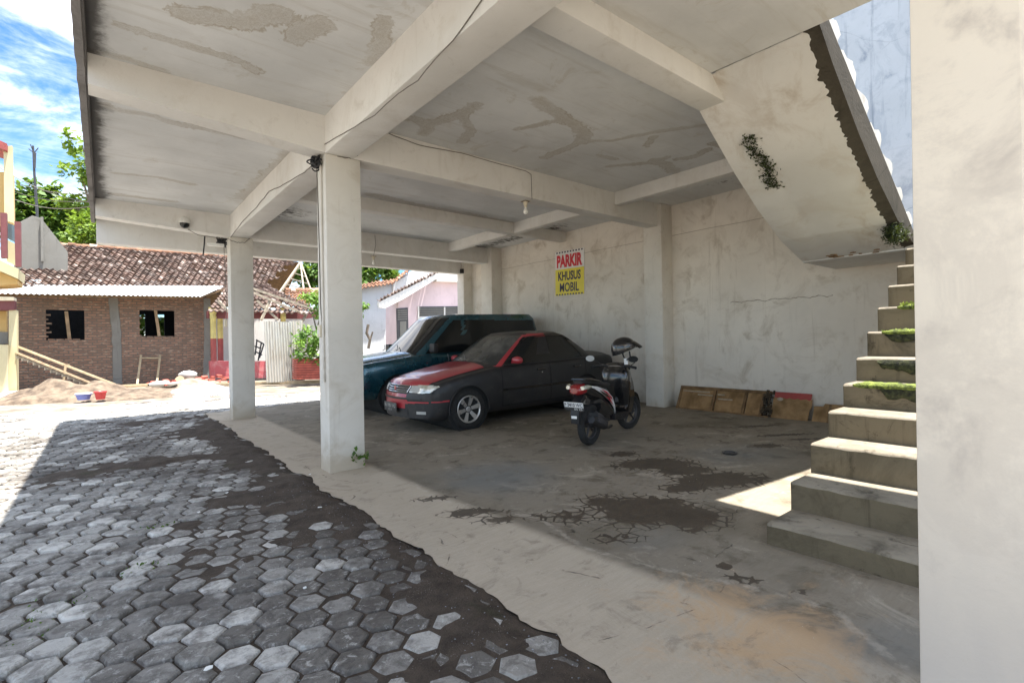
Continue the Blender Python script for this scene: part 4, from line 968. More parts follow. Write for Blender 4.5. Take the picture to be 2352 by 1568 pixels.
def cab_v(i, j, c):
    x, y, z = c
    if i < nT2 - 1:
        w = np.interp(z, VZ, VW); xf = np.interp(z, VZ, VF)
        if x < xf + .14 and abs(y) < .90 * w and 1.04 < z < 1.735: return 'windshield'
        if abs(y) > .955 * w:
            if inpoly(x, z, [(1.48, 1.06), (2.32, 1.06), (2.32, 1.68), (2.14, 1.68)]): return 'win0' + ('n' if y < 0 else 'p')
            if inpoly(x, z, [(2.40, 1.06), (3.22, 1.06), (3.22, 1.68), (2.40, 1.68)]): return 'win1' + ('n' if y < 0 else 'p')
            if inpoly(x, z, [(3.30, 1.06), (4.40, 1.06), (4.32, 1.66), (3.30, 1.68)]): return 'win2' + ('n' if y < 0 else 'p')
        if x > 4.15 and abs(y) < .86 * w and 1.08 < z < 1.7: return 'backlight'
    return 'roof'
cp = ring_split(rows2, cab_v)
merge_build(cp['roof'], 'roof', 'dark_teal_paint', van); merge_build(cp['windshield'], 'windshield', 'tinted_glass', van, off=.002); merge_build(cp['backlight'], 'rear_window', 'tinted_glass', van, off=.002)
for a in '012':
    for b_ in 'np': merge_build(cp['win' + a + b_], 'side_window', 'tinted_glass', van, off=.003)
for s_ in (-1, 1):
    merge_build(patch(BV2, [(s_ * .44, .62), (s_ * .70, .62), (s_ * .70, .80), (s_ * .44, .80)], (-2, 0, 0), (0, 1, 0), (0, 0, 1), FD, .012, .012), 'headlight', 'lamp_glass', van)
    dd = Vector((.5, -s_ * .86, 0)).normalized(); e = Vector((.86, s_ * .5, 0)).normalized()
    merge_build(patch(BV2, [(.42, .60), (.58, .60), (.58, .80), (.42, .80)], Vector((0, 0, 0)) - dd * 3, e, (0, 0, 1), dd, .014, .012), 'turn_signal', 'amber_lens', van)
merge_build(patch(BV2, [(-.42, .60), (.42, .60), (.42, .80), (-.42, .80)], (-2, 0, 0), (0, 1, 0), (0, 0, 1), FD, .012, .014), 'grille', 'black_plastic', van)
fl_ = MB()
for s_ in (-1, 1): fl_.lathe([(.05, 0), (.05, .02), (.0001, .03)], 16, 0, frame((-.03 + .06, s_ * .5, .36), (0, 1, 0), (0, 0, 1), (-1, 0, 0)))
fl_.build('fog_lamp', 'chrome', van, 30, True)
for ax in (.88, 3.66):
    for s_ in (-1, 1): make_wheel(van, (ax, s_ * .735, .315), .335, .21, .20, 5, 1 if s_ < 0 else -1, rim_mat='steel_dark')
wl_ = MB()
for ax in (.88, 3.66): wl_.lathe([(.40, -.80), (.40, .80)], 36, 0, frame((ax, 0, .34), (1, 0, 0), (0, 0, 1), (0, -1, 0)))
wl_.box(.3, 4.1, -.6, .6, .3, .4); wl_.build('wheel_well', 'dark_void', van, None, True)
mm = MB()
for s_ in (-1, 1): mm.box(1.50, 1.60, s_ * .97 - .09, s_ * .97 + .09, 1.08, 1.24, 0, None, .02); mm.box(1.53, 1.57, s_ * .87 - .06, s_ * .87 + .06, 1.10, 1.14)
mm.build('mirror', 'black_plastic', van, 40, True)
wp = MB()
for y0_ in (-.3, .3): wp.tube([(1.10, y0_, 1.13), (1.20, y0_ + .12, 1.15), (1.32, y0_ + .4, 1.23)], .008, 5)
wp.build('wiper', 'black_plastic', van, 40, True)

# ------------------------------------------------------------------ scooter (local x = forward, origin at rear tyre contact)
sco = thing('scooter', 'black scooter with white and red tail panels parked beside the sedan', 'scooter', (4.63, 4.24, .066), 0, rot=(R_(0.5), R_(-1), R_(15))); sco.scale = (.94, .94, .93)
def sc_wheel(x, yaw=0, wd=.10):
    M = Matrix.Translation((x, 0, .27)) @ Matrix.Rotation(yaw, 4, 'Z') @ Matrix.Rotation(R_(90), 4, 'X')
    R = .27; r0 = .185; t = MB(); h = wd / 2
    t.lathe([(r0, -h * .55), (r0 + .01, -h * .7), (R - .035, -h), (R - .012, -h * .7), (R, 0), (R - .012, h * .7), (R - .035, h), (r0 + .01, h * .7), (r0, h * .55)], 44, 0, M, False)
    w = t.build('wheel', 'dark_rubber', sco, 50, True)
    r = MB(); r.lathe([(r0, -h * .5), (r0 - .015, -h * .4), (r0 - .015, h * .4), (r0, h * .5)], 40, 0, M, False); r.lathe([(.0001, .06), (.04, .06), (.05, .0), (.04, -.06), (.0001, -.06)], 20, 0, M)
    for k in range(5):
        a = k * 2 * math.pi / 5 + .3; r.tube([M @ Vector((.04 * math.cos(a), .04 * math.sin(a), 0)), M @ Vector((r0 * math.cos(a + .15), r0 * math.sin(a + .15), 0))], [.018, .012], 6)
    r.build('rim', 'steel_dark', w, 40, True); return w
sc_wheel(0, 0, .105); sc_wheel(1.27, R_(-14), .09)
def sloft(secs, n=20, mi=0, pw=2.6):
    """sections (x, z, half width y, half height z[, y0]) of superellipses"""
    P = []
    for s_ in secs:
        x, z, a, b = s_[:4]; y0 = s_[4] if len(s_) > 4 else 0; ring = []
        for k in range(n):
            t = 2 * math.pi * k / n; cs_, sn_ = math.cos(t), math.sin(t)
            ring.append((x, y0 + a * math.copysign(abs(cs_) ** (2 / pw), cs_), z + b * math.copysign(abs(sn_) ** (2 / pw), sn_)))
        P.append(ring)
    mb = MB(); mb.grid(P, mi, None, False, True); mb.add(P[0], [list(range(n))[::-1]], mi); mb.add(P[-1], [list(range(n))], mi); return mb
# tail cowl: black core, white/red side panels, seat, lamp
sloft([(-.34, .80, .035, .03), (-.28, .785, .085, .06), (-.12, .745, .115, .085), (.10, .70, .13, .11), (.32, .62, .13, .15), (.46, .52, .12, .17), (.52, .45, .10, .15)]).build('tail_cowl', 'gloss_black_paint', sco, 50, True)
seat = sloft([(-.30, .855, .06, .025), (-.24, .865, .10, .04), (-.02, .84, .125, .05), (.12, .80, .135, .05), (.30, .765, .13, .045), (.46, .755, .09, .035), (.52, .74, .05, .02)]); seat.build('seat', 'seat_vinyl', sco, 50, True)
rl = MB(); rl.tube([(.02, -.14, .845), (-.22, -.125, .885), (-.33, -.06, .895), (-.33, .06, .895), (-.22, .125, .885), (.02, .14, .845)], .014, 8); rl.build('grab_rail', 'gloss_black_paint', sco, 40, True)
for s_ in (-1, 1):
    def sp_(pl, off): return [(x, s_ * (yy + off), z) for x, yy, z in pl]
    A = [(-.26, .09, .815), (-.05, .128, .785), (.20, .146, .70), (.36, .146, .60), (.46, .135, .47), (.50, .12, .36), (.41, .145, .45), (.28, .148, .56), (.10, .142, .665), (-.10, .125, .755)]
    pnl = MB(); pnl.prism(sp_(A, .006), (0, s_ * .012, 0)); po_ = pnl.build('side_panel', 'scooter_white_paint', sco, 30, True)
    for q in ([(.02, .15, .745), (.16, .16, .70), (.30, .162, .61), (.33, .16, .565), (.20, .162, .655)], [(.12, .155, .655), (.24, .162, .605), (.36, .16, .50), (.31, .162, .525)]):
        st_ = MB(); st_.prism(sp_(q, .012), (0, s_ * .006, 0)); st_.build('red_graphic', 'scooter_red_paint', po_, None, True)
    for q in ([(-.02, .15, .735), (.17, .16, .665), (.28, .162, .585), (.14, .16, .64)],):
        st_ = MB(); st_.prism(sp_(q, .010), (0, s_ * .006, 0)); st_.build('dark_graphic', 'gloss_black_paint', po_, None, True)
sloft([(-.40, .755, .05, .035), (-.375, .76, .085, .06), (-.33, .765, .105, .07), (-.26, .77, .11, .075)]).build('taillight', 'red_lens', sco, 50, True)
for s_ in (-1, 1): sloft([(-.37, .79, .03, .022, s_ * .10), (-.30, .80, .035, .03, s_ * .125), (-.20, .795, .01, .015, s_ * .135)], 12).build('turn_signal', 'lamp_glass', sco, 50, True)
fd = MB(); fd.prism([(-.24, -.055, .70), (-.36, -.055, .60), (-.40, -.06, .46), (-.385, -.06, .34), (-.36, -.055, .34), (-.36, -.055, .46), (-.32, -.05, .56), (-.18, -.05, .64)], (0, .115, 0)); fd.build('rear_fender', 'black_plastic', sco, 30, True)
Mp = frame((-.405, 0, .565), (0, -1, 0), (-.25, 0, .968), (-.968, 0, -.25))
pt_ = MB(); rounded_plate(pt_, Mp, .275, .115, .006); po_ = pt_.build('license_plate', 'plate_black', sco, 30, True)
wb = MB(); rounded_plate(wb, Mp @ Matrix.Translation((0, .020, .006)), .268, .068, .002); wb.build('plate_face', 'plate_white', po_, None, True)
tx = MB(); text_mb(tx, 'P 3410 WC', Mp @ Matrix.Translation((0, .020, .0095)), .25, .048, bold=.01); tx.build('plate_lettering', 'sign_navy', po_, None, True)
tx = MB(); text_mb(tx, '05 25', Mp @ Matrix.Translation((.06, -.035, .0075)), .11, .028); tx.build('plate_lettering', 'plate_white', po_, None, True)
rf = MB(); rounded_plate(rf, frame((-.402, .0, .425), (0, -1, 0), (0, 0, 1), (-1, 0, 0)), .075, .035, .006); rf.build('reflector', 'plate_white', sco, None, True)
sloft([(.12, .56, .11, .16), (.26, .50, .135, .20), (.42, .46, .14, .20), (.54, .42, .13, .15), (.60, .38, .10, .08)], 24).build('under_seat_cover', 'gloss_black_paint', sco, 50, True)
# engine, muffler, suspension
sloft([(-.10, .30, .045, .06, .09), (.02, .30, .06, .09, .10), (.28, .29, .065, .085, .10), (.46, .27, .05, .08, .09)]).build('transmission_case', 'steel_dark', sco, 50, True)
sloft([(.10, .36, .08, .08), (.30, .36, .10, .11), (.50, .34, .09, .10)]).build('engine', 'steel_dark', sco, 50, True)
mu = MB(); mu.tube([(.42, -.11, .20), (.25, -.15, .21), (.10, -.17, .24), (.06, -.175, .26)], [.02, .022, .03, .05], 14); mu.tube([(.06, -.175, .26), (.02, -.175, .28), (-.22, -.17, .37), (-.27, -.168, .39)], [.05, .06, .062, .045], 16); mu.build('muffler', 'black_plastic', sco, 50, True)
ms = MB(); ms.bar((.05, -.235, .29), (-.20, -.23, .385), .012, .055, bev=.004); ms.build('muffler_guard', 'steel_dark', sco, 40, True)
sh = MB(); sh.tube([(.0, .10, .27), (-.07, .10, .66)], .028, 10); sh.build('shock_absorber', 'steel_dark', sco, 40, True)
# floorboard, leg shield, steering column
fb = MB(); fb.prism([(.46, -.15, .27), (.46, -.15, .36), (.90, -.15, .33), (1.0, -.14, .40), (1.02, -.13, .30), (.80, -.15, .24)], (0, .30, 0)); fb.build('floorboard', 'black_plastic', sco, 30, True)
sloft([(.86, .38, .15, .02), (.93, .42, .165, .06), (.965, .60, .175, .14), (.985, .72, .19, .17), (1.02, .78, .17, .15), (1.05, .80, .10, .10)], 24).build('leg_shield', 'gloss_black_paint', sco, 50, True)
P = []
for t in np.linspace(0, 1, 12):
    z = .30 + .68 * t; wv_ = .13 + .06 * math.sin(math.pi * min(1, t * 1.1)) ; xc_ = 1.02 - .06 * t
    P.append([(xc_ - .10 * (abs(y) / .19) ** 2 + (.0), y * wv_ / .19, z) for y in np.linspace(-.19, .19, 13)])
    P[-1] += [(xc_ + .05 + .06 * (1 - (abs(y) / .19) ** 2), y * wv_ / .19, z) for y in np.linspace(.19, -.19, 13)]
ap = MB(); ap.grid(P, 0, None, False, True); ap.add(P[-1], [list(range(26))]); ap.add(P[0], [list(range(26))[::-1]]); ap.build('front_apron', 'gloss_black_paint', sco, 50, True)
fk = MB()
for s_ in (-1, 1): fk.tube([(1.27, s_ * .075, .27), (1.14, s_ * .07, .62)], .018, 8)
fk.build('fork', 'steel_dark', sco, 40, True)
ff = MB(); P = []
for a in np.linspace(-.5, 1.9, 16): P.append([(1.27 + (.30 + .02 * (1 - (y / .07) ** 2)) * math.cos(a + .5), y - .02 * math.sin(a), .27 + (.30 + .02 * (1 - (y / .07) ** 2)) * math.sin(a + .5)) for y in np.linspace(-.07, .07, 7)])
ff.grid(P); ff.build('front_fender', 'gloss_black_paint', sco, 50, True)
sloft([(.90, 1.00, .10, .03), (.95, 1.02, .17, .05), (1.02, 1.00, .19, .07), (1.10, .96, .14, .07), (1.15, .92, .06, .04)]).build('handlebar_cowl', 'gloss_black_paint', sco, 50, True)
hb = MB(); hb.tube([(.88, -.31, 1.0), (.92, -.2, 1.02), (.96, 0, 1.01), (.92, .2, 1.02), (.86, .34, 1.01)], .014, 8)
for s_ in (-1, 1): hb.tube([(.905, s_ * .22, 1.02), (.87, s_ * .33, 1.0)], .020, 8)
hb.build('handlebar', 'black_plastic', sco, 40, True)
lv = MB(); lv.tube([(.955, .20, 1.03), (.945, .37, 1.015)], .007, 6); lv.build('brake_lever', 'chrome', sco, 40, True)
for s_ in (1, -1):
    mr = MB(); mr.tube([(.93, s_ * .22, 1.02), (.95, s_ * .28, 1.07), (.93, s_ * (.36 if s_ > 0 else .26), 1.10)], .007, 6); mo_ = mr.build('mirror_stalk', 'black_plastic', sco, 40, True)
    Mm = frame((.92, s_ * (.40 if s_ > 0 else .27), 1.12), (0, 1, 0), (.1, 0, .995), (-.995, 0, .1)) @ Matrix.Diagonal((1.35, .85, 1, 1))
    m2 = MB(); m2.lathe([(.0001, -.03), (.045, -.022), (.055, -.004), (.055, 0)], 20, 0, Mm); m2.build('mirror_back', 'black_plastic', mo_, 40, True)
    m3 = MB(); m3.lathe([(.0001, .001), (.052, .001)], 20, 0, Mm); m3.build('mirror_glass', 'plate_white' if s_ > 0 else 'black_plastic', mo_, None, True)
P = []
for z, hw_, x_, d_ in ((.34, .13, .95, .05), (.45, .17, .945, .07), (.60, .19, .93, .09), (.75, .205, .90, .11), (.88, .21, .90, .11), (.97, .17, .92, .08), (1.0, .10, .94, .05)): P.append([(x_ + d_ * math.copysign(abs(math.cos(t)) ** .6, math.cos(t)), hw_ * math.copysign(abs(math.sin(t)) ** .6, math.sin(t)), z) for t in np.linspace(0, 2 * math.pi, 24, endpoint=False)])
ht = MB(); ht.grid(P, 0, None, False, True); ht.add(P[0], [list(range(24))]); ht.add(P[-1], [list(range(24))]); ht.build('inner_cover', 'gloss_black_paint', sco, 50, True)
ht = MB(); ht.tube([(.90, -.02, .50), (.95, -.02, .66), (.93, -.02, .90)], .03, 8); ht.build('steering_cover', 'black_plastic', sco, 40, True)
for ch in [o for o in bpy.data.objects if o.parent == sco and o.name.split('.')[0] in ('handlebar_cowl', 'handlebar', 'brake_lever', 'mirror_stalk', 'inner_cover', 'steering_cover', 'leg_shield')]:
    ch.location = (-.10, 0, -.03) if ch.name.split('.')[0] not in ('inner_cover', 'leg_shield') else (-.06, 0, 0)
# helmet hanging on the right-hand mirror
def sco_pt(p): return world_of(sco) @ Vector(p)
hp = PY(1433, 803, 4.12)
hel = thing('helmet', 'dark open face helmet with raised peak visor on the scooter mirror', 'helmet', tuple(hp), 0, rot=(0, R_(-6), R_(-28)))
P = []
for t in np.linspace(.02, 1, 14):
    th = t * math.pi * .60; ring = []
    for k in range(32):
        a = 2 * math.pi * k / 32; r = .142 * math.sin(th); drop = -.055 * max(0, -math.cos(a)) * max(0, t - .6) * 2.2 + .05 * max(0, math.cos(a)) * max(0, t - .7) * 2.5
        ring.append((r * math.cos(a) * 1.14, r * math.sin(a), .135 * math.cos(th) + drop + .03))
    P.append(ring)
hs = MB(); hs.grid(P, 0, None, False, True); hs.add(P[0], [list(range(32))]); hso = hs.build('shell', 'gloss_black_paint', hel, 50, True)
hi = MB(); hi.grid([[(x * .9, y * .9, z * .95 - .002) for x, y, z in r] for r in P], 0, None, False, True); hi.build('lining', 'seat_vinyl', hel, 50, True)
P = []
for u in np.linspace(0, 1, 9):
    P.append([(.10 + .145 * u - .16 * (1 - math.cos(a)) * (1 - .2 * u), (.135 - .015 * u) * math.sin(a), .125 - .10 * u ** 1.3 - .02 * abs(math.sin(a))) for a in np.linspace(-1.25, 1.25, 17)])
vi = MB(); vi.grid(P); vi.grid([[(x, y, z - .006) for x, y, z in r] for r in P]); vi.build('visor', 'tinted_glass', hel, 50, True)
ed = MB(); ed.tube([(x, y * 1.015, z) for x, y, z in [(-.14, -.07, .055), (-.08, -.125, .065), (.0, -.142, .06), (.06, -.125, .05)]], .005, 6); ed.build('trim', 'chrome', hel, 40, True)
sp = MB(); sp.tube([(.02, -.12, -.02), (.03, -.10, -.10), (.02, 0, -.135), (.03, .10, -.10), (.02, .12, -.02)], .009, 6); sp.build('strap', 'seat_vinyl', hel, 40, True)
tg = MB(); tg.box(-.02, .03, -.012, -.008, -.19, -.11); tg.build('tag', 'plate_white', hel, None, True)
# ------------------------------------------------------------------ sign on the hall wall
q = [PX(a, b, XW - .012) for a, b in ((1274, 577), (1341, 572), (1343, 675), (1277, 680))]
sy0, sy1 = (q[0][1] + q[3][1]) / 2, (q[1][1] + q[2][1]) / 2; sz0, sz1 = (q[2][2] + q[3][2]) / 2, (q[0][2] + q[1][2]) / 2
SWd, SHt = abs(sy0 - sy1), sz1 - sz0
sg = thing('parking_sign', 'white and yellow parking sign with red and dark lettering on the hall wall', 'sign', (XW - .006, (sy0 + sy1) / 2, (sz0 + sz1) / 2))
Ms = frame((XW - .006, (sy0 + sy1) / 2, (sz0 + sz1) / 2), (0, -1, 0), (0, 0, 1), (-1, 0, 0)) @ Matrix.Rotation(R_(-1.2), 4, 'Z')
pn = MB(); pn.box(-SWd / 2, SWd / 2, -SHt / 2, SHt / 2, 0, .006, 0, Ms); pno = pn.build('panel', 'sign_white', sg)
yp = MB(); yp.box(-SWd / 2 + .004, SWd / 2 - .004, -SHt / 2 + .004, SHt * .095, .006, .008, 0, Ms); yp.build('yellow_field', 'sign_yellow', sg)
dash = MB()
for k in range(10):
    x = -SWd / 2 + .02 + (SWd - .04) * (k + .5) / 10
    for y in (-SHt / 2 + .025, SHt / 2 - .025): dash.box(x - .025, x + .020, y - .017, y + .017, .009, .0105, 0, Ms)
dash.build('dash_border', 'sign_navy', sg)
t1 = MB(); text_mb(t1, 'PARKIR', Ms @ Matrix.Translation((0, SHt * .275, .0085)), SWd * .88, SHt * .285, bold=.05); t1.build('red_lettering', 'sign_red', sg)
t1 = MB(); text_mb(t1, 'KHUSUS', Ms @ Matrix.Translation((0, -SHt * .06, .010)), SWd * .78, SHt * .205, bold=.03); text_mb(t1, 'MOBIL', Ms @ Matrix.Translation((0, -SHt * .315, .010)), SWd * .66, SHt * .205, bold=.02); t1.build('dark_lettering', 'sign_navy', sg)

# ------------------------------------------------------------------ boards leaning on the wall
def lean_board(name, label, ya, yb, zt, zb, xb, parts):
    """board standing at x=xb and leaning on the wall; u runs from ya to yb, v up"""
    th = math.asin(min(.9, (XW - .03 - xb) / zt)); ez = Vector((math.sin(th), 0, math.cos(th))); ex = Vector((0, -1, 0)); n = ez.cross(ex) if ez.cross(ex).x < 0 else -ez.cross(ex)
    o = thing(name, label, 'board', (xb, ya, zb)); M = frame((xb, ya, zb), ex, ez, n); W = ya - yb
    parts(o, M, W, zt); return o
def p_frame(o, M, W, H):
    b = MB()
    for u0, u1 in ((.03, W * .40), (W * .44, W * .74), (W * .77, W - .12)): b.box(u0, u1, .03, H - .03, .0, .012, 0, M)
    b.build('panel_board', 'plywood', o)
    f = MB(); f.box(0, W, H - .045, H, -.005, .03, 0, M, .004); f.box(0, W, 0, .04, -.005, .03, 0, M, .004)
    for u in (0, W * .40, W * .735, W - .14): f.box(u, u + .045, .04, H - .045, -.004, .028, 0, M, .004)
    f.build('frame', 'plywood_frame', o)
    r = MB()
    for k in range(40):
        u = W - .13 + random.uniform(0, .15); v = random.uniform(.02, H - .03); r.box(u, u + random.uniform(.02, .05), v, v + random.uniform(.02, .07), .01, random.uniform(.02, .045), 0, M)
    r.build('rotten_edge', 'rotten_wood', o)
    s_ = MB()
    for u, v, l in ((.06, H * .78, .5), (.35, H * .66, .3), (W * .46, H * .55, .25), (W * .45, H * .72, .12)): s_.box(u, u + l, v, v + .02, .012, .014, 0, M)
    s_.build('bare_strip', 'wood_grey', o)
lean_board('framed_panel', 'long framed plywood panel with dark rotten end against the wall', 5.10, 3.53, .44, .115, 7.80, p_frame)
def p_red(o, M, W, H):
    b = MB(); n = 14; top = [(W * i / n, H * .78 + .012 * math.sin(i * 2.3)) for i in range(n + 1)]
    b.prism([M @ Vector((u, v, 0)) for u, v in [(0, 0)] + [(W * .95, -.01 + 0), (W * .96, .18), (W, .22)] + [(W, H * .62)] + top[::-1]], M.to_3x3() @ Vector((0, 0, .016))); b.build('panel_board', 'plywood', o)
    r = MB(); r.box(.01, W * .97, H * .74, H, -.001, .013, 0, M); r.build('red_strip', 'red_laminate', o)
    p_ = MB(); p_.lathe([(.045, 0), (.045, .003), (.0001, .004)], 12, 0, M @ Matrix.Translation((.1, H * .74, .017)) @ Matrix.Diagonal((1, .6, 1, 1))); p_.build('torn_patch', 'wood_grey', o)
lean_board('chipboard_panel', 'torn brown board with a red strip along its top leaning on the wall', 3.50, 2.96, .43, .115, 7.83, p_red)
def p_small(o, M, W, H):
    b = MB(); b.prism([M @ Vector(p) for p in [(0, 0, 0), (W, .0, 0), (W, H, 0), (W * .35, H, 0), (W * .3, H * .86, 0), (0, H * .84, 0)]], M.to_3x3() @ Vector((0, 0, .018))); b.build('panel_board', 'plywood', o)
    f = MB(); f.box(W * .5, W * .58, .0, H * .96, .018, .03, 0, M); f.build('batten', 'plywood_frame', o)
lean_board('small_board', 'small brown board standing half hidden behind the stair foot', 2.94, 2.55, .30, .115, 7.86, p_small)
dr = MB(); dr.lathe([(.075, 0), (.08, .012), (.06, .014), (.055, .004), (.0001, .004)], 20, 0, Matrix.Translation((*G(1676, 1041)[:2], G(1676, 1041)[2] + .004))); tag(dr.build('floor_drain', 'steel_dark', None, 40), 'small round drain ring set in the concrete floor', 'drain')

# ------------------------------------------------------------------ cables, lamps, cameras under the slab
def cable(name, label, pts, r=.006, mat='cable_black', sag=.0, sub=6, wob=.006):
    P = []
    for k in range(len(pts) - 1):
        a, b = Vector(pts[k]), Vector(pts[k + 1])
        for i in range(sub):
            t = i / sub; p = a.lerp(b, t); p.z -= sag * 4 * t * (1 - t); p += Vector((0, random.uniform(-wob, wob), random.uniform(-wob, wob))); P.append(p)
    P.append(Vector(pts[-1])); mb = MB(); mb.tube(P, r, 6, 0); return tag(mb.build(name, mat, None, 60), label, 'cable')
xf = X0 - .006
cable('cable', 'thin grey cable running along the main beam above the middle column', [PX(a, b, xf) for a, b in ((1120, -20), (1040, 95), (1000, 135), (960, 185), (915, 215), (860, 265), (800, 300), (743, 333))], .004, sub=4, wob=.003)
cable('cable', 'slack cable along the main beam between far and middle columns', [PX(a, b, xf) for a, b in ((727, 372), (700, 395), (650, 425), (618, 440), (590, 475), (560, 505), (530, 545))], .0048, sub=5)
cable('cable', 'short cable dropping from the slab corner onto the middle column', [PX(739, 265, xf), PX(741, 330, xf), PX(736, 355, xf - .012), PX(728, 372, xf - .02)], .005)
cable('cable', 'loose cable looped across the top of the middle column', [PX(738, 352, xf - .01), PY(780, 360, Y2 - .008), PY(805, 364, Y2 - .008), PY(822, 358, Y2 - .008)], .004, sag=.0)
cable('cable', 'brown wire running down the left face of the middle column', [PX(727, 375, xf), PX(733, 560, xf), PX(736, 700, xf), PX(740, 752, xf)], .0048, 'cable_black', wob=.003)
cable('cable', 'brown wire running down the left face of the far column', [PX(514, 560, xf), PX(518, 640, xf), PX(521, 735, xf)], .005, 'cable_black', wob=.003)
cable('cable', 'cable sagging across the top of the far column', [PY(523, 549, Y3 - .01), PY(545, 557, Y3 - .01), PY(562, 557, Y3 - .01), PY(574, 548, Y3 - .01)], .0055)
yb = Y2 - .005
cable('cable', 'cable pinned along the top of the cross beam leading to the bulb', [PY(a, b, yb) for a, b in ((893, 307), (960, 333), (1060, 352), (1140, 375), (1208, 393), (1220, 401))], .0043, sub=5, wob=.003)
cable('cable', 'vertical cable stub on the cross beam above the bulb', [PY(1220, 401, yb), PY(1221, 430, yb), PY(1222, 458, yb)], .0043, wob=.001)
cable('cable', 'thin wire hanging down the far cross beam to its bulb', [PY(861, 540, Y3 - .01), PY(863, 562, Y3 - .02), PY(858, 588, Y3 - .02)], .005)
cable('cable', 'wire from the dome camera along the end of the far beam', [PY(432, 527, Y3 + .0), PY(455, 540, Y3 - .01), PY(490, 545, Y3 - .01), PY(512, 548, Y3 - .01)], .005, wob=.002)
sk = thing('socket_box', 'cream socket box on the left face of the middle column', 'socket', tuple(PX(741, 760, X0))); c = PX(741, 760, X0)
b = MB(); b.box(X0 - .045, X0, c[1] - .045, c[1] + .045, c[2] - .065, c[2] + .065, 0, None, .008); b.build('box', 'cream_plastic', sk, 30)
b = MB(); b.lathe([(.022, 0), (.022, .004), (.018, .002), (.0001, .002)], 16, 0, frame((X0 - .045, c[1], c[2] - .01), (0, 1, 0), (0, 0, 1), (-1, 0, 0))); b.build('outlet', 'white_plastic', sk, 30)
sk = thing('socket_box', 'cream socket box on the left face of the far column', 'socket', tuple(PX(521, 742, X0))); c = PX(521, 742, X0)
b = MB(); b.box(X0 - .045, X0, c[1] - .05, c[1] + .05, c[2] - .07, c[2] + .07, 0, None, .008); b.build('box', 'cream_plastic', sk, 30)
def bulb(label, top, hang):
    o = thing('light_bulb', label, 'light bulb', tuple(top), group='bare bulbs under the beams'); x, y, z = top
    b = MB(); b.box(x - .05, x + .05, y - .05, y + .05, z - .012, z, 0, None, .004); b.build('base', 'wood_grey', o)
    b = MB(); b.lathe([(.032, 0), (.035, -.02), (.022, -.05), (.02, -.075), (.0001, -.076)], 16, 0, Matrix.Translation((x, y, z - .012))); b.build('holder', 'cream_plastic', o, 40)
    b = MB(); b.lathe([(.014, 0), (.016, -.02), (.034, -.055), (.036, -.075), (.026, -.098), (.0001, -.108)], 18, 0, Matrix.Translation((x, y, z - .085))); b.build('bulb', 'bulb_glass', o, 60)
bulb('bare bulb with cream holder under the middle cross beam', PZ(1207, 462, ZB), 0)
c = PY(858, 588, Y3 - .04); bulb('bare bulb hanging at the far cross beam beside the middle column', (c[0], c[1], c[2]), .1)
dc = thing('dome_camera', 'white dome camera with black lens hanging from the far beam', 'camera', tuple(PY(424, 515, Y3 - .02))); c = PY(424, 507, Y3 - .03)
b = MB(); b.lathe([(.0001, .05), (.055, .048), (.075, .02), (.08, -.04), (.07, -.05)], 24, 0, Matrix.Translation(c)); b.build('housing', 'white_plastic', dc, 40)
b = MB(); b.lathe([(.075, -.045), (.07, -.085), (.045, -.12), (.0001, -.135)], 24, 0, Matrix.Translation(c)); b.build('lens_dome', 'tinted_glass', dc, 60)
b = MB(); b.bar(Vector(c) + Vector((0, 0, .04)), Vector(c) + Vector((0, .06, .08)), .04, .04); b.build('bracket', 'white_plastic', dc)
def tangle(name, label, c, r, n, cat, rt=.006, fill=0):
    mb = MB(); c = Vector(c)
    for k in range(n):
        ax = Vector((random.gauss(0, 1), random.gauss(0, 1), random.gauss(0, 1))).normalized(); u = ax.orthogonal().normalized(); v = ax.cross(u); rr = r * random.uniform(.45, 1.1); oo = Vector((random.gauss(0, r * .25), random.gauss(0, r * .25), random.gauss(0, r * .25)))
        mb.tube([c + oo + (u * math.cos(t) + v * math.sin(t)) * rr * (1 + .15 * math.sin(3 * t)) for t in np.linspace(0, 6.1, 22)], rt, 5)
    return tag(mb.build(name, 'black_plastic', None, 60), label, cat)
tangle('cable_coil', 'black ball of coiled cable at the top of the middle column', PX(727, 373, X0 - .05), .055, 22, 'cable', .008)
tangle('cable_coil', 'black tangle of wires beside the top of the far column', PX(511, 556, X0 - .06), .085, 16, 'cable', .010)
rt_ = thing('router_box', 'small white junction box with wires left of the far column', 'box', tuple(PY(494, 562, Y3 + .1))); c = PY(494, 563, Y3 + .1)
b = MB(); b.box(c[0] - .12, c[0] + .14, c[1] - .05, c[1] + .05, c[2] - .02, c[2] + .03, 0, None, .008); b.build('case', 'white_plastic', rt_, 30)
b = MB(); b.tube([c + np.array([-.16, 0, .15]), c + np.array([-.17, 0, 0]), c + np.array([-.19, 0, -.2])], .012, 6); b.build('drop_wire', 'black_plastic', rt_, 40)
c = PY(1366, 795 / 1.0 * .79 if False else 625, YE - .35); jb = MB(); jb.box(7.66, 7.73, YE - .34, YE - .24, 3.24, 3.36, 0, None, .006); tag(jb.build('junction_box', 'black_plastic', None, 30), 'small black box at the top of the end pilaster', 'junction box')
pvc = MB(); pvc.tube([(X0 - .016, Y2 + .10, .95), (X0 - .016, Y2 + .10, 3.3)], .012, 8); tag(pvc.build('conduit', 'column_paint', None, 60), 'thin painted conduit up the left face of the middle column', 'pipe')

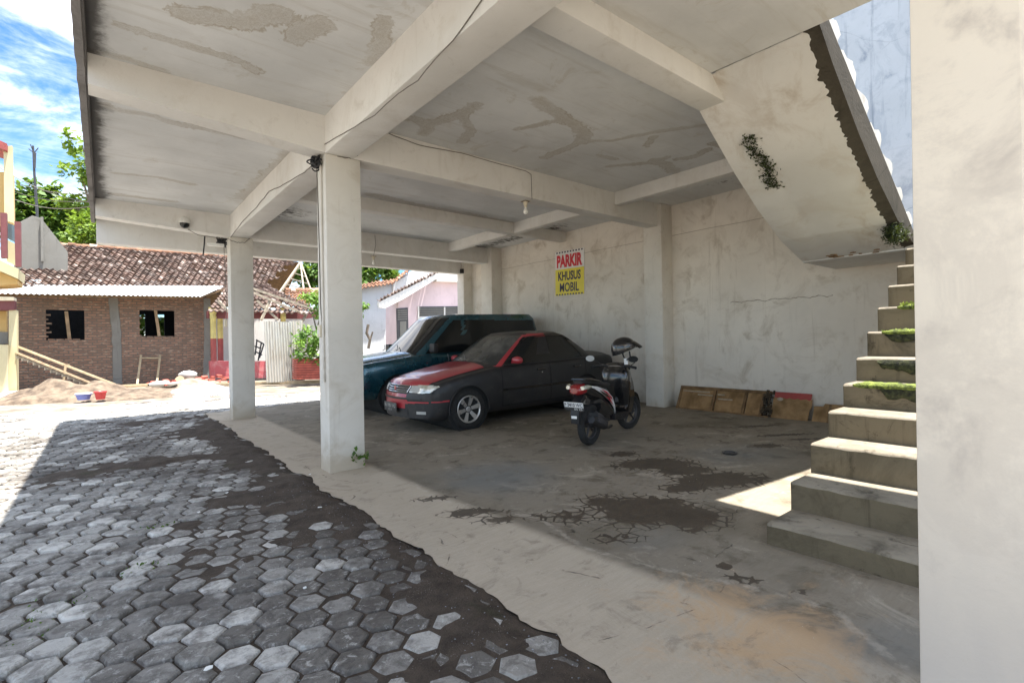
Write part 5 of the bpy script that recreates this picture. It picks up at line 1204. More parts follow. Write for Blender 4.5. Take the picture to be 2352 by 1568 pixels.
# ------------------------------------------------------------------ litter on the pavers
def hgt(x, y): return float(soil_h(np.array([[x]]), np.array([[y]]))[0, 0])
for k, ((a, b_), lb) in enumerate((((478, 1542), 'bright white paper scrap lying nearest the camera on the dark pavers'), ((457, 1180), 'tiny white litter flake between the light pavers in mid yard'), ((712, 1092), 'white paper chip on wet soil left of the middle column foot'), ((522, 1135), 'small white scrap on pavers in the middle of the yard'), ((700, 1355), 'white crumb of litter on wet dark pavers near the concrete edge'), ((690, 1345) if False else (735, 1172), 'white flake of litter on pavers below the middle column'))):
    c = G(a, b_); s_ = MB(); rr = .018 if k == 0 else .015
    z = max(.012, hgt(c[0], c[1]) + .01)
    s_.prism([(c[0] + rr * math.cos(t) * random.uniform(.6, 1.3), c[1] + rr * math.sin(t) * random.uniform(.5, 1.2), z + random.uniform(0, .006)) for t in np.linspace(0, 5.4, 6)], (0, 0, .004)); tag(s_.build('paper_scrap', 'paper'), lb, 'litter', 'white litter on the pavers')
tufts('grass_tuft', [((*G(365, 1208)[:2], -.01), (.06, .04, .004)), ((*G(330, 1300)[:2], -.01), (.05, .04, .004))], 'leaf_mid', .022, 40, 'low green tuft growing in a gap between grey pavers', 'grass', 'stuff', lean=1.0)
tufts('grass_tuft', [((*G(90, 1420)[:2], -.01), (.09, .05, .004)), ((*G(140, 1380)[:2], -.01), (.1, .05, .004)), ((*G(30, 1475)[:2], -.01), (.1, .05, .004))], 'leaf_mid', .016, 34, 'sparse green weeds between pavers at the lower left corner', 'grass', 'stuff', lean=1.0)
pebbles = MB()
for k in range(420):
    y = random.uniform(.9, 5.2); x = apron_edge(np.array([y]))[0] - abs(random.gauss(.0, .42)) - .02
    z = max(hgt(x, y), -.004) + .001; r = random.uniform(.002, .006)
    M = Matrix.Translation((x, y, z)) @ Matrix.Rotation(random.uniform(0, 6), 4, 'Z') @ Matrix.Diagonal((r, r * .8, r * .55, 1))
    pebbles.add([(1, 0, 0), (0, 1, 0), (-1, 0, 0), (0, -1, 0), (0, 0, 1), (.5, .6, .7)], [(0, 1, 5), (1, 2, 4), (2, 3, 4), (3, 0, 4), (0, 5, 4), (5, 1, 4)], 0, M)
tag(pebbles.build('pebbles', 'gravel'), kind='stuff')
# ------------------------------------------------------------------ background helpers
def ypoly(mb, pts, y, d, mi=0): mb.prism([PY(a, b, y) for a, b in pts], (0, d, 0), mi); return mb
def holed_wall(mb, x0, x1, y0, y1, z0, z1, holes, mi=0):
    xs = sorted({x0, x1, *[h[0] for h in holes], *[h[1] for h in holes]}); 
    for xa, xb in zip(xs[:-1], xs[1:]):
        zs = [z0]
        hs = sorted([(h[2], h[3]) for h in holes if h[0] <= xa + 1e-6 and h[1] >= xb - 1e-6])
        z = z0
        for a, b in hs:
            if a > z: mb.box(xa, xb, y0, y1, z, a, mi)
            z = b
        if z < z1: mb.box(xa, xb, y0, y1, z, z1, mi)
    return mb
def tile_roof(name, E0, E1, R0, R1, mat, parent, rows, cols, drop=.05, wave=.03, rag=0., keep=None):
    """tiled slope: eave E0-E1, ridge R0-R1; each tile course steps down and every tile is curved"""
    E0, E1, R0, R1 = (Vector(p) for p in (E0, E1, R0, R1)); nrm = (E1 - E0).cross(R0 - E0).normalized()
    if nrm.z < 0: nrm = -nrm
    mb = MB(); tone = []; per = 4
    for r in range(rows):
        for c in range(cols):
            if keep and not keep((c + .5) / cols, (r + .5) / rows): continue
            jit = random.gauss(0, .012); tn = random.random(); v0, v1 = r / rows, (r + 1.12) / rows; lift = drop * random.uniform(.7, 1.3); P = []
            sk = random.gauss(0, .02) / cols
            for i in range(per + 1):
                u = (c + i / per) / cols; wv_ = wave * math.cos(2 * math.pi * i / per)
                A = (E0.lerp(E1, u + sk)).lerp(R0.lerp(R1, u + sk), v0) + nrm * (lift + wv_ + jit); B = (E0.lerp(E1, u)).lerp(R0.lerp(R1, u), min(1.01, v1)) + nrm * (wv_ * .8 + jit); C = A - nrm * (lift * .8)
                P.append([C, A, B])
            mb.grid(P); tone += [tn] * (per * 2)
    o = mb.build(name, mat, parent, fixn=False); fattr(o, 'tone', tone, 'FACE'); return o
def ridge_caps(name, A, B, n, r, mat, parent):
    A, B = Vector(A), Vector(B); mb = MB(); d = (B - A).normalized(); tone = []
    sd = d.cross(Vector((0, 0, 1))).normalized(); upv = sd.cross(d)
    for k in range(n):
        a = A.lerp(B, k / n); b = A.lerp(B, (k + 1.1) / n); j = random.gauss(0, .015); P = []
        for t in np.linspace(-.3, math.pi + .3, 8):
            off = sd * math.cos(t) * r + upv * (math.sin(t) * r + j); P.append([a + off * 1.12, b + off])
        mb.grid(P); tone += [random.random()] * 7
    o = mb.build(name, mat, parent, fixn=False); fattr(o, 'tone', tone, 'FACE'); return o
def corrugated(name, A, B, C, D_, n, amp, mat, parent=None, rag=.0, th=None):
    """sheet with corners A (bottom left) B (bottom right) C (top right) D_ (top left); waves run across"""
    A, B, C, D_ = (Vector(p) for p in (A, B, C, D_)); nrm = (B - A).cross(D_ - A).normalized(); mb = MB(); P = []
    for i in range(n * 6 + 1):
        u = i / (n * 6); off = nrm * amp * math.sin(i / 6 * 2 * math.pi); k = rag * mnoise.noise(Vector((u * 9, 3, n)))
        a = A.lerp(B, u); d = D_.lerp(C, u); d = d + (d - a).normalized() * k; P.append([a + off, a.lerp(d, .5) + off, d + off])
    mb.grid(P); mb.grid([[p + nrm * .004 for p in r] for r in P]); return mb.build(name, mat, parent, 50)
def leaves(blobs, n, size, name, mat, parent, aspect=.5, droop=.0, shell=.45):
    mb = MB(); tone = []; vol = [b[1][0] * b[1][1] * b[1][2] for b in blobs]; tot = sum(vol)
    clump = []
    for (c, r), v in zip(blobs, vol):
        for _ in range(max(5, int(len(blobs) * 16 * v / tot))):
            d = Vector((random.gauss(0, 1), random.gauss(0, 1), random.gauss(0, 1))).normalized(); rr = random.uniform(shell, 1.05)
            clump.append((Vector(c) + Vector((d.x * r[0], d.y * r[1], d.z * r[2])) * rr, min(r) * random.uniform(.18, .42), random.random(), d))
    for k in range(n):
        c, cr, ct, cd = random.choice(clump); d = Vector((random.gauss(0, 1), random.gauss(0, 1), random.gauss(0, 1))); p = c + d * cr * .55
        nm = (Vector((random.gauss(0, .7), random.gauss(0, .7), 1.0)) + cd * .5).normalized(); ax = nm.orthogonal().normalized(); ax = Matrix.Rotation(random.uniform(0, 6.28), 3, nm) @ ax; ax = (ax + Vector((0, 0, -droop))).normalized(); sd = nm.cross(ax).normalized()
        s = size * random.uniform(.6, 1.35)
        mb.add([p, p + ax * s * .5 + sd * s * aspect * .5, p + ax * s, p + ax * s * .5 - sd * s * aspect * .5], [(0, 1, 2, 3)]); tone.append(min(1, max(0, .6 * ct + .4 * random.random())))
    o = mb.build(name, mat, parent, fixn=False); fattr(o, 'tone', tone, 'FACE'); return o
def tree(name, label, base, blobs, n, size, mat, tr=.15, group=None, aspect=.5, droop=0., cat='tree', limbs=True):
    t = thing(name, label, cat, tuple(base), group=group); tb = MB(); top = Vector(blobs[0][0]); b0 = Vector(base)
    mid = b0.lerp(top, .55) + Vector((random.uniform(-.2, .2), 0, 0))
    tb.tube([b0, b0.lerp(mid, .5) + Vector((.05, .03, 0)), mid, top], [tr, tr * .85, tr * .65, tr * .2], 9)
    for c, r in blobs[1:]:
        c = Vector(c); st_ = b0.lerp(mid, random.uniform(.75, 1.0)); tb.tube([st_, st_.lerp(c, .5) + Vector((0, 0, r[2] * .15)), c], [tr * .5, tr * .33, tr * .1], 7)
    tb.build('trunk', 'bark', t, 60); leaves(blobs, n, size, 'crown', mat, t, aspect, droop); return t
def blob(a, b, y, ra, rb, ry=None):
    c = PY(a, b, y); k = (y * .9) / F_PX * 1.12; return ((c[0], c[1], c[2]), (ra * k, (ry or (ra + rb) / 2 * k), rb * k))

# ------------------------------------------------------------------ unfinished brick house
bh = thing('brick_house', 'unfinished brick house with two open windows and an old tiled roof', 'house', (.5, 26.5, 0))
BY = 24.6; H1 = (-1.59, -.53, 1.66, 2.76); H2 = (1.12, 2.27, 1.74, 2.81)
wb_ = MB(); holed_wall(wb_, -3.6, 3.42, BY, BY + .14, -.1, 3.42, [H1, H2])
for k in range(12):   # toothed brick ends at the window jambs
    z = H1[2] + .078 * k + .02
    if k % 2: wb_.box(H1[0] - .01, H1[0] + random.uniform(.03, .16), BY + .01, BY + .12, z, z + .06)
    if k % 3 == 0: wb_.box(H2[0] - .01, H2[0] + random.uniform(.02, .09), BY + .01, BY + .12, z + .1, z + .16)
for x0_, x1_, z in ((H1[0] + .05, H1[1] - .3, H1[2]), (H2[0], H2[1], H2[2])):
    x = x0_
    while x < x1_: wb_.box(x, x + .2, BY - .02, BY + .12, z - .005, z + .045); x += .225
wb_.build('wall', 'raw_brick', bh)
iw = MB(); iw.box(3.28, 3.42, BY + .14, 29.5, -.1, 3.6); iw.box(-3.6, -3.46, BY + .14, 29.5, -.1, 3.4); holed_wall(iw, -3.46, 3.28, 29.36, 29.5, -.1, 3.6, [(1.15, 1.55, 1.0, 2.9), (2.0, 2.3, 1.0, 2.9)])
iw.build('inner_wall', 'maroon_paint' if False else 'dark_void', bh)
for k, (pts, w_) in enumerate(((((248, 690), (256, 760), (259, 880)), .30), (((467, 684), (469, 770), (466, 866)), .26))):
    c = MB(); P = []; n = 40; A = [PY(a, b, BY - .03) for a, b in pts]
    for i in range(n + 1):
        z = 3.36 - 3.4 * i / n; x = np.interp(-z, [-p[2] for p in A], [p[0] for p in A]); j0 = .035 * mnoise.noise(Vector((z * 4, k, 1))); j1 = .035 * mnoise.noise(Vector((z * 4, k, 8)))
        P.append([(x + j0, BY + .01, z), (x + .02 + j0, BY - .035, z), (x + w_ - .02 + j1, BY - .035, z), (x + w_ + j1, BY + .01, z)])
    c.grid(P); c.build('concrete_post', 'grey_render', bh, 40)
for lb, (a0, a1) in (('leaning', ((152, 715), (160, 782))), ('leaning', ((357, 712), (366, 774)))):
    c = MB(); c.bar(PY(*a0, BY + .07), PY(*a1, BY + .07), .10, .05, 0, (0, 1, 0)); c.build('window_prop', 'timber', bh)
E0, E1 = PY(2, 656, 24.05), PY(655, 682, 24.05); R0, R1 = PY(88, 576, 28.6), PY(690, 601, 28.6)
R0[2] = R1[2] - .15
def kp(u, v):
    return u < .965 - .10 * (1 - v) + .02 * math.sin(v * 30)
tile_roof('roof', E0, E1, R0, R1, 'old_tile', bh, 30, 46, .06, .035, keep=kp)
rb_ = MB(); rb_.prism([R0 + np.array([0, .0, -.08]), R1 + np.array([0, 0, -.08]), R1 + np.array([.2, 5.0, -2.2]), R0 + np.array([-.2, 5.0, -2.2])], (0, 0, .05)); rb_.build('rear_roof', 'plywood_frame', bh)
ridge_caps('ridge_tile', R0, R0 + (R1 - R0) * .985, 44, .11, 'orange_tile', bh)
tr_ = MB(); pk = Vector(R1)
for q in ((640, 676, 24.6), (722, 690, 27.0), (700, 688, 26.0)): tr_.bar(pk + Vector((0, 0, -.05)), PY(*q), .07, .12)
for t in (.22, .4, .58, .76, .92): tr_.bar(pk.lerp(Vector(PY(646, 672, 24.9)), t), pk.lerp(Vector(PY(722, 690, 27.0)), t), .05, .04)
tr_.build('roof_truss', 'wood_grey', bh)
aw = corrugated('awning', PY(-12, 674, 23.2), PY(462, 681, 23.2), PY(516, 657, 24.15), PY(24, 655, 24.15), 42, .022, 'bright_zinc', bh)
fs = MB(); fs.bar(PY(-10, 678, 23.3), PY(462, 684, 23.3), .05, .08); fs.bar(PY(462, 682, 23.3), PY(516, 664, 24.2), .05, .06); fs.build('awning_rail', 'plywood_frame', bh)

# leaning pieces in front of the brick house
def stick(name, label, a, b, w, h, mat='timber', cat='plank', up=(0, 1, 0), group=None):
    s_ = MB(); s_.bar(a, b, w, h, 0, up, .004); return tag(s_.build(name, mat, None, 30), label, cat, group)
stick('timber_pole', 'long pale round pole sloping down the middle of the brick wall', PY(-40, 765, 22.6), PY(285, 891, 20.2), .07, .07, 'bamboo', 'pole')
pl_ = thing('timber_plank', 'long rough plank sloping below the pole with a short stake nailed on', 'plank', tuple(PY(130, 850, 21)))
s_ = MB(); s_.bar(PY(-40, 778, 22.4), PY(255, 898, 19.6), .05, .11, 0, (0, 1, 0)); s_.build('board', 'timber', pl_)
s_ = MB(); s_.bar(PY(151, 838, 20.75), PY(146, 872, 20.75), .06, .05, 0, (0, 1, 0)); s_.bar(PY(143, 838, 20.75), PY(160, 838, 20.75), .05, .04, 0, (0, 1, 0)); s_.build('stake', 'bamboo', pl_)
s_ = MB()
for t in np.linspace(.2, .78, 14):
    p = Vector(PY(-40, 778, 22.4)).lerp(Vector(PY(255, 898, 19.6)), t) + Vector((0, 0, -.09 - .03 * random.random())); s_.box(p.x - .08, p.x + .1, p.y - .02, p.y + .02, p.z - .04, p.z + .04)
s_.build('ragged_underside', 'wood_grey', pl_)
lf = thing('sawhorse_frame', 'thin timber frame of two legs and a bar leaning on the brick wall', 'frame', tuple(PY(345, 880, 24.0)))
for a0, a1 in (((324, 815), (315, 882)), ((368, 815), (360, 880))):
    s_ = MB(); s_.bar(PY(*a0, 24.45), PY(*a1, 23.6), .07, .05, 0, (0, 1, 0)); s_.build('leg', 'bamboo', lf)
s_ = MB(); s_.bar(PY(322, 822, 24.35), PY(368, 822, 24.35), .05, .05, 0, (0, 1, 0)); s_.build('crossbar', 'bamboo', lf)
stick('timber_beam', 'long sawn timber lying on the ground along the brick house', PY(280, 887, 21.6), PY(470, 878, 22.8), .1, .08, 'bamboo')
stick('timber_beam', 'sawn timber lying on the ground before the zinc sheets', PY(470, 884, 20.4), PY(736, 876, 18.3), .12, .09, 'bamboo')
def heap(name, label, c, rx, ry, h, mat, cat, seed, kind=None):
    mb = MB(); P = []; n = 44
    for i in range(n + 1):
        row = []
        for j in range(n + 1):
            u, v = 2 * i / n - 1, 2 * j / n - 1; r = math.hypot(u, v); f = max(0, 1 - r ** 1.3)
            x, y = c[0] + u * rx, c[1] + v * ry
            z = f * h * (.75 + .55 * mnoise.noise(Vector((x * 1.3, y * 1.3, seed)))) + .05 * h * mnoise.noise(Vector((x * 6, y * 6, seed))) * (f > 0) + .12 * h * mnoise.noise(Vector((x * 3.2, y * 3.2, seed + 5))) * (f > 0)
            row.append((x, y, max(-.08, z - .05 + (0 if f > 0 else -.06))))
        P.append(row)
    mb.grid(P); return tag(mb.build(name, mat, None, 80), label, cat, kind=kind)
heap('sand_pile', 'long brown sand heap in front of the brick house wall', (-.75, 19.3), 1.7, 1.5, .60, 'sand', 'sand heap', 3)
heap('sand_pile', 'low spread of sand at the foot of the sloping plank', (.9, 18.4), 1.7, 1.3, .22, 'sand', 'sand heap', 13)
heap('gravel_pile', 'low grey gravel heap left of the far column foot', (2.35, 18.0), 1.1, 1.3, .34, 'gravel', 'gravel heap', 23)
heap('rubble_pile', 'pale rubble heap beside the gravel before the house corner', (2.5, 21.2), 1.4, .8, .36, 'dry_ground', 'rubble', 33)
rb = MB(); 
for k in range(40):
    x, y = random.uniform(1.2, 4.2), random.uniform(20.2, 22.6); a = random.uniform(0, 3); M = Matrix.Translation((x, y, random.uniform(.02, .2))) @ Matrix.Rotation(a, 4, 'Z') @ Matrix.Rotation(random.uniform(-.5, .5), 4, 'X'); rb.box(-.1, .1, -.05, .05, -.025, .04, 0, M)
tag(rb.build('brick_rubble', 'orange_bits' if False else 'red_slats'), kind='stuff')
def pail(name, label, c, r, h, mat, cat, ell=1.):
    o = thing(name, label, cat, tuple(c)); M = Matrix.Translation(c) @ Matrix.Diagonal((ell, 1, 1, 1)); b = MB(); b.lathe([(.0001, .01), (r * .72, .0), (r * .75, .02), (r, h), (r * 1.06, h), (r * 1.06, h - .025), (r * .97, h - .02), (r * .7, .03), (.0001, .03)], 24, 0, M); b.build('body', mat, o, 40)
    t = MB(); t.tube([M @ Vector((r * math.cos(a), r * math.sin(a), h)) for a in np.linspace(0, 6.283, 25)], .014, 6); t.build('rim', 'paper' if mat != 'red_plastic' else 'red_plastic', o, 40); return o
pail('bucket', 'red bucket standing on the sand right of the blue basin', PY(231, 915, 17.2) * np.array([1, 1, 0]) + np.array([0, 0, .0]), .13, .20, 'red_plastic', 'bucket')
pail('basin', 'blue basin with white rim on the sand left of the red bucket', PY(192, 914, 17.4) * np.array([1, 1, 0]) + np.array([0, 0, .0]), .15, .16, 'blue_plastic', 'basin', 1.15)
def sack(label, c, rx, ry, h, rz=0):
    mb = MB(); P = []
    for i in range(15):
        t = i / 14; rr = math.sin(math.pi * (t * .94 + .03)) ** .5; P.append([((t - .5) * 2 * rx, rr * ry * math.cos(a) * (1 + .15 * mnoise.noise(Vector((t * 4, a, 3)))), h * .5 + rr * h * .5 * math.sin(a) * (1 + .2 * mnoise.noise(Vector((t * 5, a, 7))))) for a in np.linspace(0, 6.283, 18)])
    mb.grid([[Matrix.Translation(c) @ Matrix.Rotation(rz, 4, 'Z') @ Vector(p) for p in r] for r in P]); return tag(mb.build('cement_sack', 'sack', None, 60), label, 'sack', 'white sacks on the building site')
c = PY(375, 888, 20.6); sack('flat white sack lying left of the rubble heap', (c[0], c[1], .0), .42, .26, .22, .2)
c = PY(432, 870, 22.3); sack('round white sack standing on the rubble heap', (c[0], c[1], .12), .3, .26, .34, -.3)
dk = MB(); dk.lathe([(.0001, 0), (.15, 0), (.15, .02), (.0001, .02)], 20, 0, frame(PY(412, 873, 22.0), (1, 0, .2), (0, .4, 1), (0, -1, .3))); tag(dk.build('timber_disc', 'timber', None, 40), 'round cut timber end leaning on the white sack', 'timber')
ws = MB(); ypoly(ws, [(-20, 905), (55, 897), (35, 918), (-20, 922)], 21.0, .5); tag(ws.build('concrete_slab', 'white_paint'), 'pale concrete slab at the foot of the yellow pillar', 'slab')

# ------------------------------------------------------------------ yellow two storey house at the left edge
yh = thing('yellow_house', 'two storey yellow house with maroon balcony posts at the left edge', 'house', tuple(PY(-40, 905, 22.4) * np.array([1, 1, 0])))
YY = 21.6
w_ = MB(); ypoly(w_, [(-160, 700), (14, 700), (14, 912), (-160, 912)], YY + .5, .3); w_.build('wall', 'yellow_paint', yh)
w_ = MB(); ypoly(w_, [(20, 712), (38, 712), (39, 903), (20, 905)], YY, .45); ypoly(w_, [(-20, 790), (18, 792), (19, 906), (-20, 910)], YY - .25, .5); w_.build('pillar', 'pale_yellow_paint', yh)
w_ = MB(); ypoly(w_, [(-160, 690), (33, 690), (33, 712), (-160, 712)], YY - .05, .5); w_.build('lintel', 'maroon_paint', yh)
w_ = MB(); ypoly(w_, [(-160, 676), (31, 682), (31, 690), (-160, 690)], YY - .15, .7); w_.build('cornice', 'cream_paint', yh)
w_ = MB(); ypoly(w_, [(-160, 762), (18, 762), (18, 790), (-160, 790)], YY + .4, .1); w_.build('door_top', 'grey_render', yh)
w_ = MB(); ypoly(w_, [(-160, 588), (0, 597), (43, 618), (41, 640), (0, 622), (-160, 610)], YY - .9, 1.6); w_.build('balcony_slab', 'pale_yellow_paint', yh)
w_ = MB(); ypoly(w_, [(-160, 614), (0, 624), (40, 642), (40, 652), (0, 655), (-160, 655)], YY - .5, 1.3); w_.build('canopy', 'yellow_paint', yh)
for (a, b_, c_, d_) in ((-60, 490, -44, 595), (0, 488, 15, 592), (33, 508, 47, 612)):
    w_ = MB(); ypoly(w_, [(a, b_), (c_, b_ + 1), (c_ + 1, d_), (a + 2, d_)], YY - .85, .22); w_.build('balcony_post', 'maroon_paint', yh)
for z in (545, 562, 578):
    w_ = MB(); w_.tube([PY(-160, z - 18, YY - .75), PY(0, z - 8, YY - .75), PY(14, z - 1, YY - .75)], .045, 8); w_.build('rail', 'white_paint', yh, 50)
w_ = MB(); ypoly(w_, [(18, 512), (40, 520), (40, 560), (18, 548)], YY - .3, .1); w_.build('window', 'window_glass', yh)
w_ = MB(); ypoly(w_, [(15, 550), (40, 562), (40, 612), (15, 600)], YY - .35, .1); w_.build('parapet', 'pale_yellow_paint', yh)
w_ = MB(); ypoly(w_, [(-160, 395), (28, 395), (30, 512), (-160, 512)], YY + .1, .5); w_.build('upper_wall', 'yellow_paint', yh)
w_ = MB(); ypoly(w_, [(8, 338), (28, 334), (31, 512), (10, 505)], YY - .1, .2); w_.build('upper_pillar', 'pale_yellow_paint', yh)
w_ = MB(); ypoly(w_, [(-160, 250), (16, 330), (16, 346), (-160, 285)], YY - .3, 1.2); w_.build('roof', 'red_paint', yh)
gw = MB(); ypoly(gw, [(31, 622), (37, 514), (74, 495), (92, 500), (100, 508), (155, 578), (155, 640), (31, 640)], 25.6, .25); tag(gw.build('boundary_wall', 'grey_render'), 'stained grey concrete wall with a sloping top behind the yellow house', 'wall')
gp = MB(); ypoly(gp, [(93, 498), (99, 498), (100, 600), (94, 600)], 25.5, .12); tag(gp.build('wall_post', 'grey_render'), 'thin grey post standing against the sloping concrete wall', 'post')
an = thing('antenna_mast', 'tall thin antenna mast with forked top above the grey wall', 'antenna', tuple(PY(88, 560, 27.5)))
s_ = MB(); s_.tube([PY(89, 580, 27.5), PY(85, 480, 27.5), PY(79, 400, 27.5), PY(76, 335, 27.5)], [.05, .045, .04, .03], 8); s_.build('pole', 'steel_dark', an, 50)
s_ = MB()
for q in ((66, 342), (88, 340), (70, 332), (84, 352)): s_.tube([PY(78, 352, 27.5), PY(*q, 27.5)], .018, 5)
s_.prism([PY(a, b, 27.45) for a, b in ((74, 345), (83, 352), (82, 385), (78, 390))], (0, .06, 0)); s_.build('antenna_head', 'steel_dark', an)
for k, (a, b_) in enumerate((((-20, 395), (262, 440)), ((-20, 418), (262, 455)), ((-20, 372), (262, 470)), ((-20, 478), (262, 432)) if False else ((20, 452), (262, 460)))):
    P = []
    for t in np.linspace(0, 1, 16): p = Vector(PY(a[0], a[1], 26)).lerp(Vector(PY(b_[0], b_[1], 20)), t); p.z -= .35 * 4 * t * (1 - t); P.append(p)
    s_ = MB(); s_.tube(P, .012, 5); tag(s_.build('power_line', 'cable_black', None, 60), ('uppermost', 'second', 'steepest', 'lowest')[k] + ' of the overhead wires crossing the sky at left', 'wire', 'overhead wires at left')

# ------------------------------------------------------------------ old porch house behind the columns
oh = thing('porch_house', 'old house with yellow and red porch columns and a broken tiled roof', 'house', (5, 24, 0))
OY = 22.8
w_ = MB(); ypoly(w_, [(478, 725), (760, 725), (760, 872), (478, 872)], 25.2, .2); w_.build('wall', 'white_paint', oh)
w_ = MB(); ypoly(w_, [(482, 829), (700, 829), (700, 868), (484, 868)], OY, .3); w_.build('base_wall', 'red_white_paint', oh)
w_ = MB(); ypoly(w_, [(476, 714), (700, 716), (735, 712), (735, 728), (700, 732), (476, 731)], OY + .1, .25); w_.build('beam', 'maroon_paint', oh)
def pcol(a, ry):
    A, B = PY(a, 829, ry), PY(a, 706, ry); z0, z1 = A[2], B[2]; h = z1 - z0; r = .105; M = Matrix.Translation((A[0], ry, z0))
    c = MB(); c.lathe([(r * 1.15, 0), (r * 1.1, .03), (r, .06), (r, h * .42)], 20, 0, M); o = c.build('column', 'red_paint', oh, 40)
    c = MB(); c.lathe([(r, h * .42), (r * .97, h * .78), (r * 1.12, h * .80), (r * 1.12, h * .83), (r * 1.0, h * .85), (r * 1.3, h * .94), (r * 1.5, h * .96), (r * 1.5, h)], 20, 0, M); c.build('capital', 'yellow_gloss', o, 40)
for a, y in ((491, OY + .1), (507, OY + .9), (552, OY + .5), (652, OY + .1)): pcol(a, y)
tile_roof('porch_roof', PY(478, 716, 22.3), PY(742, 722, 21.8), PY(520, 662, 24.4), PY(610, 655, 24.4), 'old_tile', oh, 9, 22, .07, .04, keep=lambda u, v: random.random() > .16)
tile_roof('tile_lean_to', PY(655, 698, 24.0), PY(745, 700, 24.0), PY(655, 667, 25.0), PY(745, 668, 25.0), 'orange_tile', oh, 5, 11, .06, .04)
ridge_caps('ridge_tile', PY(655, 668, 25.0), PY(745, 668, 25.0), 8, .12, 'orange_tile', oh)
s_ = MB()
for q in (((578, 662), (738, 716)), ((582, 672), (700, 722)), ((500, 690), (530, 720)), ((590, 690), (640, 735)), ((620, 690), (600, 735)), ((705, 720), (690, 745))): s_.bar(PY(*q[0], 22.2), PY(*q[1], 22.0), .07, .09)
s_.build('broken_rafter', 'wood_grey', oh)
ck_ = thing('metal_chair', 'dark metal chair frame tipped over on the porch behind the far column', 'chair', tuple(PY(595, 825, 23.6)))
s_ = MB()
for q in (((588, 780), (606, 790)), ((606, 790), (596, 822)), ((588, 808), (602, 815)), ((585, 795), (600, 800)), ((590, 782), (586, 815)), ((600, 788), (593, 828))): s_.tube([PY(*q[0], 23.6), PY(*q[1], 23.6)], .03, 6)
s_.build('frame', 'dark_metal_bars', ck_)
zs = thing('zinc_sheet', 'tall pale corrugated zinc sheet standing upright right of the far column', 'zinc sheet', tuple(PY(650, 875, 18.9)), group='corrugated sheets'); corrugated('sheet', PY(612, 878, 18.9), PY(681, 876, 18.9), PY(672, 740, 18.9), PY(606, 737, 18.9), 11, .022, 'corrugated_zinc', zs, .02)
zs = thing('zinc_sheet', 'narrow corrugated zinc sheet leaning beside the red planter', 'zinc sheet', tuple(PY(690, 875, 19.2)), group='corrugated sheets'); corrugated('sheet', PY(672, 878, 19.15), PY(700, 876, 19.15), PY(696, 735, 19.3), PY(664, 738, 19.3), 5, .02, 'corrugated_zinc', zs, .02)
pt2 = thing('planter_box', 'red slatted planter box under the green shrub left of the middle column', 'planter', tuple(PY(710, 874, 18.2)))
for k in range(9):
    w_ = MB(); zb_ = 871 - k * 5.4; ypoly(w_, [(681, zb_), (790, zb_ - 1), (790, zb_ - 4.6), (681, zb_ - 3.8)], 18.0 - .0, .5); w_.build('slat', 'red_slats', pt2)
w_ = MB(); ypoly(w_, [(683, 872), (788, 870), (788, 824), (683, 824)], 18.04, .42); w_.build('box', 'maroon_paint', pt2)
tree('shrub', 'leafy green shrub growing from the red planter behind the middle column', PY(740, 830, 18.3), [blob(742, 700, 18.3, 42, 34), blob(712, 770, 18.2, 40, 36), blob(745, 800, 18.2, 55, 34), blob(708, 690, 18.3, 22, 28), blob(700, 796, 18.0, 26, 24), blob(815, 712, 18.2, 34, 24), blob(775, 760, 18.3, 45, 50)], 3600, .17, 'leaf_shrub', .06, None, .38, .7, 'shrub')

# ------------------------------------------------------------------ pale houses on the right behind the van
bl = thing('pale_blue_house', 'pale blue house with stained walls and tiled parapet behind the van', 'house', (10, 20.5, 0))
w_ = MB(); ypoly(w_, [(780, 660), (835, 655), (905, 645), (950, 622), (1010, 620), (1075, 628), (1075, 870), (780, 870)], 21.0, .3); w_.build('wall', 'pale_blue_paint', bl)
w_ = MB(); ypoly(w_, [(903, 652), (950, 622), (1000, 621), (1000, 640), (908, 690), (903, 690)], 20.9, .1); w_.build('gable', 'white_paint', bl)
tile_roof('parapet_tile', PY(800, 668, 20.6), PY(905, 652, 20.6), PY(800, 657, 21.2), PY(905, 640, 21.2), 'orange_tile', bl, 2, 12, .05, .04)
tile_roof('parapet_tile', PY(903, 652, 20.7), PY(940, 624, 20.7), PY(910, 640, 21.2), PY(945, 612, 21.2), 'orange_tile', bl, 2, 6, .05, .04)
pk_ = thing('pink_house', 'pale pink house with louvred window and dark door beyond the van', 'house', (10, 18, 0)); KY = 17.6
w_ = MB(); ypoly(w_, [(915, 694), (1000, 640), (1085, 640), (1085, 860), (915, 860)], KY, .2); w_.build('wall', 'pink_paint', pk_)
w_ = MB(); A = PY(886, 700, KY + 1.6); B = PY(914.5, 696, KY + .05); C = PY(914.5, 862, KY + .05); D_ = PY(886, 850, KY + 1.6); w_.prism([A, B, C, D_], (.1, .05, 0)); w_.build('side_wall', 'pink_paint', pk_)
w_ = MB(); ypoly(w_, [(870, 694), (1004, 628), (1010, 636), (925, 688), (884, 708), (872, 706)], KY - .7, .12); w_.build('fascia', 'white_paint', pk_)
tile_roof('roof', PY(868, 692, KY - .75), PY(1004, 625, KY - .75), PY(905, 690, KY + 1.8), PY(1020, 634, KY + 1.8), 'old_tile', pk_, 7, 18, .06, .04)
w_ = MB(); ypoly(w_, [(1003, 622), (1090, 618), (1090, 648), (1003, 646)], KY - .3, .5); w_.build('awning', 'white_paint', pk_)
dr_ = MB(); ypoly(dr_, [(911, 708), (937, 706), (939, 800), (913, 804)], KY - .03, .05); do_ = dr_.build('door', 'steel_dark', pk_)
dr_ = MB()
for k in range(5): ypoly(dr_, [(914, 712 + k * 5), (935, 711 + k * 5), (935, 713.5 + k * 5), (914, 714.5 + k * 5)], KY - .06, .03)
